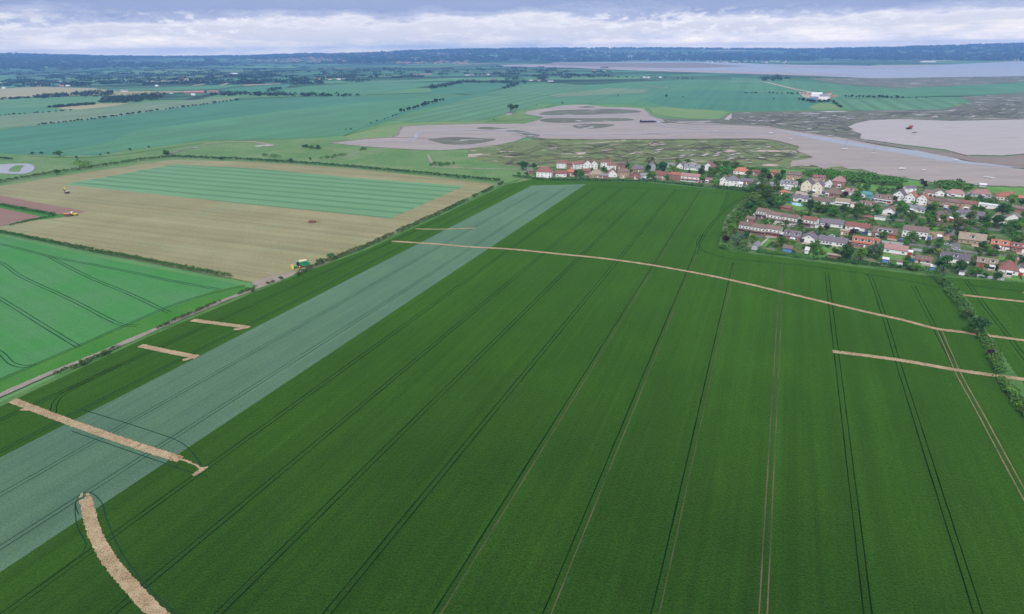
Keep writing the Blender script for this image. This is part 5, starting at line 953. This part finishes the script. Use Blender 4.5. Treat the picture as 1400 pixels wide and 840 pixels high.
roofscape('town_houses', [(340, 640, 79.5, 88.5, 900), (400, 620, 80, 84, 400), (610, 700, 78, 82, 120)], 'red roofs of a distant town below the ridge', 24)
roofscape('shore_houses', [(620, 700, 80.5, 83, 60), (700, 960, 81.3, 83.2, 160), (960, 1080, 84, 86.3, 40), (740, 900, 79.5, 82, 60)], 'pale houses strung along the far estuary shore', 12)
# ------------------------------------------------------------------ distant single buildings
def barn(px, py, wpx, wall, roof, label, st=1, dep=None, turn=0.0, name='farm_building', cat='farm building', typ='g'):
    g = G(px, py); AX['tmp'] = R(turn); W = wpx * depth(g) / F_PX
    o = house(px, py, wpx, typ, roof, wall, st, 'tmp', label, name=name, cat=cat, ch=0, dep=dep or min(26, max(9, W * .35)), vscale=1.5 if W > 25 else 1.3, group=None, nwin=1); o.location.z = terrain(g.x, g.y) + .3; return o
for a in [(265, 128.5, 27, 'brick', 'pink', 'long low brown roofed farm sheds beyond the teal field'), (291, 127, 15, 'pink', 'brown', 'shorter brown farm shed right of the long sheds'), (264, 131, 5, 'white', 'white', 'small white building before the brown farm sheds'), (234, 128.5, 4, 'white', 'grey', 'tiny white house left of the brown farm sheds'), (215, 131.5, 6, 'pink', 'red', 'small red roofed house by the copse'),
          (84, 118.5, 5, 'cream', 'orange', 'bright orange roofed house above the buff field'), (92.5, 118.5, 5, 'white', 'white', 'white house right of the orange roofed one'), (54, 118, 8, 'pink', 'pink', 'pinkish house left of the orange roofed one'), (5, 121.5, 4, 'white', 'white', 'small white house at the far left edge'), (171, 126, 6, 'white', 'pink', 'white house at the end of the buff strip'), (167, 125.5, 4, 'cream', 'tan', 'cream house just left of the buff strip end'), (82, 112.5, 7, 'white', 'grey', 'pale flat shed above the orange roofed house'),
          (246, 108.5, 6, 'pink', 'orange', 'tiny orange roofed farm on the distant plain'), (320, 102, 9, 'white', 'white', 'bright white warehouse roof on the distant plain'), (313, 103, 10, 'grey', 'purple', 'grey shed left of the bright warehouse'), (349, 103.5, 3.5, 'white', 'white', 'tiny white house right of the warehouse'), (361, 102.5, 3, 'white', 'pink', 'tiny pink house furthest right of the warehouse'), (324, 113.5, 5, 'pink', 'orange', 'small pink roofed house in distant trees'), (214, 118.5, 4, 'white', 'white', 'tiny white house by the distant wood'),
          (437, 109, 8, 'pink', 'red', 'red roofed barn on the central distant farm'), (451, 109.5, 4, 'white', 'orange', 'white cottage right of the red barn'), (463, 109.5, 5, 'white', 'white', 'small white house on the central distant farm'), (470, 108.5, 5, 'pink', 'brown', 'brown house right of the small white one'), (577, 103, 26, 'tan', 'grey', 'very long pale glasshouse roof on the far plain'), (639, 103.5, 6, 'white', 'pink', 'white shed left of the pink roofed long shed'), (648, 103.3, 7, 'pink', 'pink', 'pink roofed long shed on the far plain'),
          (664, 103, 11, 'white', 'pink', 'long white shed with pink roof, rightmost of the group'), (676, 110, 6, 'pink', 'red', 'small dark red building by the short tree belts'), (726, 111, 5, 'white', 'grey', 'pale farm house left in the walled yard'), (737, 111.5, 4, 'pink', 'orange', 'orange farm house by the dark clump'), (753, 112, 7, 'white', 'grey', 'long pale shed right in the farmyard'), (813, 97.5, 6, 'pink', 'orange', 'pinkish farm on the green below the estuary'), (826, 97.5, 5, 'cream', 'tan', 'cream farm house right of the pinkish one'),
          (881, 107, 2.4, 'white', 'white', 'left of three tiny white houses on the plain'), (884, 107.2, 2.2, 'white', 'grey', 'centre of three tiny white houses on the plain'), (887, 107.4, 2.4, 'white', 'white', 'right of three tiny white houses on the plain'), (903, 106.8, 2.8, 'white', 'white', 'single tiny white house on the plain'), (696, 157.5, 6, 'grey', 'purple', 'tiny slate roofed cabin under the green trees')]:
    barn(*a, turn=8)
barn(1116, 134, 14, 'white', 'white', 'large bright white roofed barn on the right hand farm', 2, 22, -25); barn(1126, 136, 12, 'white', 'grey', 'pale barn right of the bright white roofed one', 2, 18, -25); barn(1112, 136.5, 12, 'blue', 'grey', 'blue grey open barn below the bright white roof', 1, 14, -25)
barn(1134, 130.5, 6, 'pink', 'red', 'small red roofed farmhouse above the barns', 2, 9, 0, 'farm_house', 'house', 'h'); barn(1104, 131, 9, 'pink', 'tan', 'tan shed left of the bright white barn', 1, 10, -10); barn(1141, 133.5, 6, 'tan', 'orange', 'low orange roofed shed right of the farmhouse', 1, 8, 0)
barn(1270, 85.5, 30, 'white', 'white', 'long white glasshouse block on the far estuary shore', 1, 30, 0); barn(1392, 83, 9, 'white', 'white', 'white works building on the far shore at right', 1, 20, 0)
# ------------------------------------------------------------------ boats, barge and wreck
HULLW = plain('boat_white', (.8, .8, .8), .35, var=.04, coat=.3); HULLB = plain('hull_dark', (.03, .04, .09), .5); MAST = plain('mast_alloy', (.32, .30, .30), .4, metal=.3); RUST = plain('rusty_steel', (.18, .05, .05), .9, var=.4, scale=.6); RUST2 = plain('dark_rust', (.06, .03, .045), .9, var=.4); REDP = plain('red_paint', (.38, .04, .04), .6)
def hull(L_, B_, H_, sheer=.25, stern=.8):
    m = MB(); st = [(-.5, stern), (-.25, .97), (0, 1), (.2, .88), (.36, .6), (.46, .25), (.5, .03)]; ring = []
    for s, b in st:
        zt = H_ * (1 + sheer * (s * 2) ** 2 * (1 if s > 0 else .3)); ring.append([(s * L_, -B_ / 2 * b, zt), (s * L_ * .97, -B_ / 2 * b * .75, H_ * .35), (s * L_ * .93, 0, 0), (s * L_ * .97, B_ / 2 * b * .75, H_ * .35), (s * L_, B_ / 2 * b, zt)])
    for r in ring: m.v += r
    for i in range(len(st) - 1):
        for j in range(4): m.f.append((i * 5 + j, i * 5 + j + 1, i * 5 + 5 + j + 1, i * 5 + 5 + j))
        m.f.append((i * 5 + 4, i * 5, i * 5 + 5, i * 5 + 9))
    m.f += [(4, 3, 2, 1, 0)]; return m
def boat(px, py, wpx, mast, label, ang=None, hc=None, name='sailing_boat'):
    g = G(px, py); g.z = .8; W = wpx * depth(g) / F_PX; a = R(-8) if ang is None else R(ang); o = empty(name, g, a); tag(o, label, 'boat', 'boats lying in the muddy creek')
    hull(W, W * .30, W * .13).build('hull', hc or HULLW, o); t_ = W * .13
    MB().prism([(-W * .22, t_ * .9), (W * .16, t_ * .9), (W * .08, t_ * 1.75), (-W * .18, t_ * 1.75)], -W * .085, W * .085).build('cabin', HULLW, o)
    MB().box(-W * .16, W * .05, -W * .087 - .02, W * .087 + .02, t_ * 1.25, t_ * 1.5).build('cabin_window', GLASS, o)
    if mast:
        MB().tube((W * .08, 0, t_), (W * .08, 0, mast), .22, .14).build('mast', MAST, o)
        MB().tube((W * .08, 0, t_ + 1.4), (-W * .38, 0, t_ + 1.4), .18, .16).build('boom', HULLB, o)
    return o
for a in [(1054, 183.5, 6.5, 0, 'small white boat highest up the creek, by the marsh'), (1081, 191, 4.5, 0, 'tiny white boat second down from the marsh end'), (1154.5, 205, 7, 13, 'white yacht with thin mast left of its twin'), (1194, 211, 5.5, 12, 'white yacht with dark mast in mid channel'), (1233, 232.5, 9.5, 0, 'long white boat on mud above the village scrub'), (1263, 234, 6, 0, 'small white boat right of the long white one'),
          (1307, 221, 7.5, 0, 'white cabin boat lying against the brown spit'), (1347, 243.5, 6, 0, 'left boat of the group of three near the bank'), (1352.5, 244.3, 5.5, 0, 'middle boat of the group of three near the bank'), (1357.5, 245.3, 6, 0, 'right boat of the group of three near the bank'), (979, 180, 4, 0, 'lone white boat in the middle creek'), (1300, 207 + 4, 2.5, 0, 'very small white dinghy below the brown spit')]: boat(*a)
g = G(886, 167.8); g.z = .5; W = 23 * depth(g) / F_PX; o = empty('barge', g, R(2)); tag(o, 'long dark blue barge moored at the bend of the creek', 'barge'); hull(W, 6, 2.2, .1, .9).build('hull', HULLB, o); MB().box(-W * .42, W * .34, -2.2, 2.2, 2.1, 2.9).build('hatch_cover', HULLB, o); MB().box(-W * .47, -W * .42 - .05, -1.8, 1.8, 2.0, 4.6).build('wheelhouse', HULLB, o); MB().box(-W * .45, W * .45, -3.03, -2.6, .9, 1.3).build('rubbing_strip', RUST, o)
g = G(1243, 177); g.z = .5; o = empty('wreck', g, R(35)); tag(o, 'rusty red wreck stranded on the pale mudbank', 'wreck'); W = 15 * depth(g) / F_PX
hl = hull(W, W * .28, W * .13, .4, .7).build('hull', RUST2, o); MB().prism([(W * .05, W * .1), (W * .38, W * .12), (W * .33, W * .30), (W * .12, W * .27)], -W * .11, W * .11).build('wheelhouse', REDP, o); MB().tube((-W * .1, 0, W * .1), (-W * .16, .5, W * .24), .3, .2).build('mast', RUST, o); MB().box(-W * .4, -W * .12, -W * .08, W * .08, W * .1, W * .16).build('deck_debris', RUST, o)
g = G(1251, 182.5); g.z = .5; o = MB(); o.tube((-5, 0, .4), (4, 1, 1.2), .5, .3); o.tube((-2, -1, .3), (2, 2, .5), .4, .3); o = o.build('driftwood', RUST2); o.location = g; tag(o, 'dark driftwood lying right below the rusty wreck', 'driftwood')
# ------------------------------------------------------------------ farm machines
GREENP = plain('green_paint', (.015, .28, .12), .4, coat=.4, var=.06); YEL = plain('yellow_paint', (.75, .58, .02), .45, var=.06); TYRE = plain('tyre_rubber', (.025, .025, .025), .9); CREAM = plain('cream_hopper', (.62, .52, .34), .7); STEELD = plain('dark_steel', (.05, .05, .055), .5, metal=.4); WHITEP = plain('white_paint', (.8, .8, .76), .4, var=.05); BROWNP = plain('brown_paint', (.20, .06, .04), .7); ORP = plain('orange_paint', (.62, .28, .12), .6)
def wheel(par, x, y, r, wd, rimc):
    t_ = MB().tube((x, y - wd / 2, r), (x, y + wd / 2, r), r, r, 14).build('wheel', TYRE, par); MB().tube((x, y - wd / 2 - .03, r), (x, y + wd / 2 + .03, r), r * .55, r * .55, 10).build('rim', rimc, t_)
g = G(414, 366); g.z = .45; o = empty('combine_harvester', g, R(202)); tag(o, 'green and yellow combine harvester working at the hedge', 'combine harvester')
MB().prism([(-4.4, 1.3), (1.6, 1.3), (1.6, 3.3), (-2.6, 3.4), (-4.6, 2.8)], -1.5, 1.5).build('body', GREENP, o); c = MB().prism([(1.65, 1.9), (3.3, 1.9), (3.55, 2.5), (3.3, 3.9), (1.65, 3.9)], -1.05, 1.05).build('cab', GLASS, o); MB().box(1.5, 3.6, -1.2, 1.2, 3.91, 4.1).build('cab_roof', GREENP, c)
MB().prism([(-2.6, 3.42), (1.3, 3.42), (1.7, 4.4), (-3.0, 4.4)], -1.35, 1.35).build('grain_tank', CREAM, o); MB().tube((.6, 1.55, 3.5), (-4.4, 2.0, 4.5), .28, .25).build('unloading_auger', GREENP, o)
MB().prism([(3.2, .9), (5.4, .5), (5.4, 1.1), (3.2, 1.9)], -.8, .8).build('feeder_house', GREENP, o); h_ = MB().prism([(5.3, .15), (6.4, .1), (6.5, .35), (5.7, 1.0), (5.3, 1.3)], -3.1, 3.1).build('header', YEL, o)
rl = MB()
for k in range(6): a = k * math.pi / 3; rl.tube((6.2 + .65 * math.cos(a), -3, 1.3 + .65 * math.sin(a)), (6.2 + .65 * math.cos(a), 3, 1.3 + .65 * math.sin(a)), .07, .07, 4)
rl.tube((6.2, -3, 1.3), (6.2, 3, 1.3), .14, .14); rl.build('reel', YEL, h_)
for sy in (-1.45, 1.45): wheel(o, 1.9, sy, 1.0, .75, YEL); wheel(o, -3.4, sy, .65, .5, YEL)
g = G(92, 265); g.z = .45; o = empty('excavator', g, R(150)); tag(o, 'small yellow digger with raised boom on the stubble', 'digger')
for sy in (-1.1, 1.1): MB().prism([(-1.9, .1), (1.9, .1), (2.2, .5), (1.9, .9), (-1.9, .9), (-2.2, .5)], sy - .3, sy + .3).build('track', TYRE, o)
MB().box(-2.1, 1.2, -1.3, 1.3, .95, 2.0).build('body', BROWNP, o); MB().box(-2.1, -.9, -1.2, 1.2, 2.01, 2.5).build('engine_cover', WHITEP, o); MB().prism([(-.6, 2.01), (1.1, 2.01), (1.0, 3.2), (-.5, 3.2)], .1, 1.2).build('cab', GLASS, o)
bo = MB(); bo.slab([(1.0, -.6, 1.6), (3.2, -.6, 5.0), (3.7, -.6, 5.1), (1.6, -.6, 1.5)], .45); bo.build('boom', YEL, o); ar = MB().slab([(3.2, -.55, 5.1), (5.2, -.55, 3.2), (5.4, -.55, 3.5), (3.6, -.55, 5.5)], .35).build('arm', YEL, o); MB().prism([(5.0, 2.4), (5.9, 2.5), (5.8, 3.3), (5.2, 3.4)], -.9, -.1).build('bucket', STEELD, ar)
g = G(102, 295.5); g.z = .45; o = empty('tractor', g, R(8)); tag(o, 'white and yellow tractor beside the red soil corner', 'tractor')
MB().prism([(-.6, 1.0), (2.6, 1.0), (2.7, 1.5), (2.4, 1.9), (-.6, 2.0)], -.6, .6).build('bonnet', YEL, o); MB().prism([(-2.2, 1.2), (-.65, 1.2), (-.65, 2.9), (-2.0, 2.9)], -.85, .85).build('cab', WHITEP, o); MB().box(-2.3, -.4, -1.0, 1.0, 2.91, 3.1).build('cab_roof', WHITEP, o); MB().box(-.64, -.58, -.7, .7, 2.05, 2.8).build('windscreen', GLASS, o)
MB().box(-2.6, -2.25, -2.6, 2.6, .8, 1.9).build('sprayer_tank', WHITEP, o)
for sy in (-1, 1): wheel(o, -1.6, sy, .95, .5, YEL); wheel(o, 1.9, sy * .85, .6, .4, YEL)
g = G(93, 296.5); g.z = .45; o = empty('trailer', g, R(8)); tag(o, 'red brown farm trailer coupled left of the tractor', 'trailer')
MB().prism([(-2.7, 1.0), (2.5, 1.0), (2.7, 2.2), (-2.9, 2.2)], -1.2, 1.2).build('tipper_body', BROWNP, o); MB().box(-2.5, 2.4, -1.0, 1.0, 2.21, 2.5).build('load', ORP, o); MB().tube((2.5, 0, .8), (4.2, 0, .7), .1, .1).build('drawbar', STEELD, o)
for sx in (-1.2, .2):
    for sy in (-1.05, 1.05): wheel(o, sx, sy, .5, .35, ORP)
g = G(430, 305); g.z = .45; o = empty('harrow', g, R(0)); tag(o, 'folded brown harrow left out on the stubble', 'harrow')
MB().tube((.3, 0, .9), (5.2, .3, .8), .25, .18).build('drawbar', BROWNP, o); MB().box(-.3, .4, -1.6, 1.6, .7, 1.2).build('frame', REDP, o)
for sy in (-1.5, 1.5): MB().box(-4.6, -.35, sy - .35, sy + .35, .4, 1.2).build('folded_wing', BROWNP, o)
for sy in (-1.3, 1.3): wheel(o, .6, sy, .5, .3, REDP)
# ------------------------------------------------------------------ cars, pool and garden things
CARM = {k: plain('car_' + k, c, .3, coat=.6, var=.03) for k, c in dict(white=(.8, .8, .8), silver=(.45, .47, .5), blue=(.03, .12, .38), dark=(.03, .035, .05), red=(.42, .03, .03), green=(.03, .16, .10)).items()}
def car(px, py, colr, ang, label, van=False):
    g = G(px, py); g.z = .56; o = empty('parked_van' if van else 'parked_car', g, ang); tag(o, label, 'van' if van else 'car', 'cars parked in the village')
    if van: prof = [(-2.4, .35), (2.4, .35), (2.45, 1.0), (1.7, 1.2), (1.2, 1.95), (-2.4, 2.0)]; MB().prism(prof, -.95, .95).build('body', CARM[colr], o); MB().prism([(1.25, 1.25), (1.72, 1.22), (1.27, 1.85)], -.8, .8).build('windscreen', GLASS, o)
    else:
        MB().prism([(-2.1, .3), (2.1, .3), (2.15, .65), (1.9, .85), (-1.9, .95), (-2.15, .7)], -.87, .87).build('body', CARM[colr], o); MB().prism([(-1.75, .93), (1.15, .88), (.5, 1.38), (-1.2, 1.40)], -.76, .76).build('windows', GLASS, o); MB().prism([(-1.2, 1.405), (.5, 1.385), (.42, 1.47), (-1.1, 1.48)], -.7, .7).build('car_roof', CARM[colr], o)
    for sx in (-1.3, 1.35):
        for sy in (-.82, .82): wheel(o, sx, sy, .32, .2, CARM['silver'])
a3 = AX['r3']; am = AX['m3']
for px, py, c_, a_, lb, vn in [(1292.5, 288, 'blue', a3, 'bright blue car outside the central brick house', 0), (1307, 343.5, 'silver', am, 'pale silver car on the road below the plot', 0), (1295, 337, 'silver', am, 'grey car parked at the edge of the building plot', 0), (1350, 340, 'white', am + 1.4, 'white van parked beside the blue garage door', 1), (1093.5, 262.5 + 6, 'dark', a3, 'dark car on the paving before the left cream house', 0), (1122, 270, 'green', a3, 'dark green car on the paving before the right cream house', 0),
      (1225, 283, 'silver', a3 + 1.5, 'silver car before the first white gable front', 0), (1248, 284.5, 'white', a3 + 1.5, 'white car before the middle white gable front', 0), (1261, 286.5, 'red', a3 + 1.5, 'red car under the third white gable front', 0), (1269, 288.5, 'white', a3, 'white van left of the brown brick houses', 1), (1310, 290.5, 'white', a3 + 1.5, 'white car between central and red roofed brick houses', 0), (1181, 321, 'blue', am, 'blue car before the long dull red bungalow', 0), (1231, 330, 'blue', am + 1.4, 'blue car at the left end of the long white house', 0), (1190.5, 322, 'silver', am + 1.2, 'silver car by the strip dormer house', 0),
      (1208, 292, 'blue', a3, 'deep blue car left of the arched gable bungalow', 0), (1226, 293, 'blue', a3 + 1.4, 'blue van right of the arched gable bungalow', 1), (1137, 325, 'white', am, 'white car on the road above the slate bungalow', 0), (1370, 308.5, 'white', a3, 'white van between the two tan gabled houses', 1), (1394, 308.5, 'white', a3, 'white car right of the tan gabled houses', 0), (1381, 350.5, 'silver', am, 'silver car below the two dormer houses', 0), (1400, 376, 'red', am, 'red car at the far right edge', 0), (880, 246, 'blue', AX['top'], 'blue car by the pale grey bungalow', 0), (896, 247.5, 'dark', AX['top'], 'dark car on the drive left of the pinkish red house', 0), (1150, 288, 'white', a3, 'white car below the tan roofed chalet', 0), (1080, 312, 'silver', AX['r1'], 'silver car in front of the third upper chalet', 0), (1115, 310.5, 'dark', AX['r1'] + 1.4, 'dark car right of the deep red chalet', 0)]:
    car(px, py, c_, a_, lb, vn)
POOLW = plain('pool_water', (.18, .50, .80), .08, var=.1); POOLR = plain('pool_liner', (.55, .75, .85), .5)
g = G(1090, 281.5); g.z = .54; W = 15.5 * depth(g) / F_PX; o = empty('swimming_pool', g, a3); tag(o, 'oval light blue above ground swimming pool on a lawn', 'swimming pool')
ov = [(W / 2 * math.cos(k / 14 * math.pi), W * .27 * math.sin(k / 14 * math.pi)) for k in range(28)]; iv = [(x * .93, y * .9) for x, y in ov]
MB().poly([(x, y, 0) for x, y in ov] + [(x, y, 1.2) for x, y in ov] + [(x, y, 1.2) for x, y in iv] + [(x, y, .8) for x, y in iv], [f for i in range(28) for f in ((i, (i + 1) % 28, 28 + (i + 1) % 28, 28 + i), (28 + i, 28 + (i + 1) % 28, 56 + (i + 1) % 28, 56 + i), (56 + i, 56 + (i + 1) % 28, 84 + (i + 1) % 28, 84 + i))]).build('pool_wall', POOLR, o)
MB().poly([(x * .99, y * .99, 1.0) for x, y in iv], [tuple(range(28))]).build('pool_surface', POOLW, o)
g = G(1079, 278.5); g.z = .54; o = empty('paddling_pool', g); tag(o, 'small round blue trampoline left of the swimming pool', 'trampoline'); o.name = 'trampoline'
MB().tube((0, 0, .85), (0, 0, .93), 1.9, 1.9, 16).build('mat', CARM['blue'], o); 
for k in range(5): a = k * 1.2566; MB().tube((1.8 * math.cos(a), 1.8 * math.sin(a), 0), (1.8 * math.cos(a), 1.8 * math.sin(a), .95), .05, .05).build('leg', STEELD, o)
# garden fences
for pts, lb in [([(1270, 306.5), (1304, 310.5)], 'grey fence behind the rough grass building plot'), ([(1306, 314), (1309, 330)], 'upright fence between plot and tan roofed house'), ([(1240, 343), (1276, 347)], 'pale wall along the road above the pink bungalow'), ([(1110, 341), (1122, 337)], 'short fence left of the slate bungalow lawn'), ([(1205, 333), (1238, 337)], 'low wall beside the road under the strip dormer house'), ([(1196, 252.5), (1225, 255)], 'low fence along the village green'), ([(1068, 288), (1088, 291)], 'dark fence under the swimming pool lawn'), ([(1335, 380), (1372, 385)], 'broken pale fence at the wheat field edge')]:
    w_ = world_line(pts, False, 2.0); m_ = MB()
    o_ = w_[0].copy(); 
    d_ = (w_[-1] - w_[0]).normalized(); s_ = Vector((-d_.y, d_.x, 0)) * .05; a_, b_ = w_[0] - o_, w_[-1] - o_
    m_.poly([a_ - s_, b_ - s_, b_ + s_, a_ + s_] + [p + Vector((0, 0, 1.7)) for p in (a_ - s_, b_ - s_, b_ + s_, a_ + s_)], [(3, 2, 1, 0), (4, 5, 6, 7), (0, 1, 5, 4), (1, 2, 6, 5), (2, 3, 7, 6), (3, 0, 4, 7)])
    for q in w_: q = q - o_; m_.box(q.x - .08, q.x + .08, q.y - .08, q.y + .08, 0, 1.8)
    f_ = m_.build('garden_fence', WALL['grey'] if 'pale' in lb or 'wall' in lb else FENCE); f_.location = (o_.x, o_.y, .5); tag(f_, lb, 'fence')
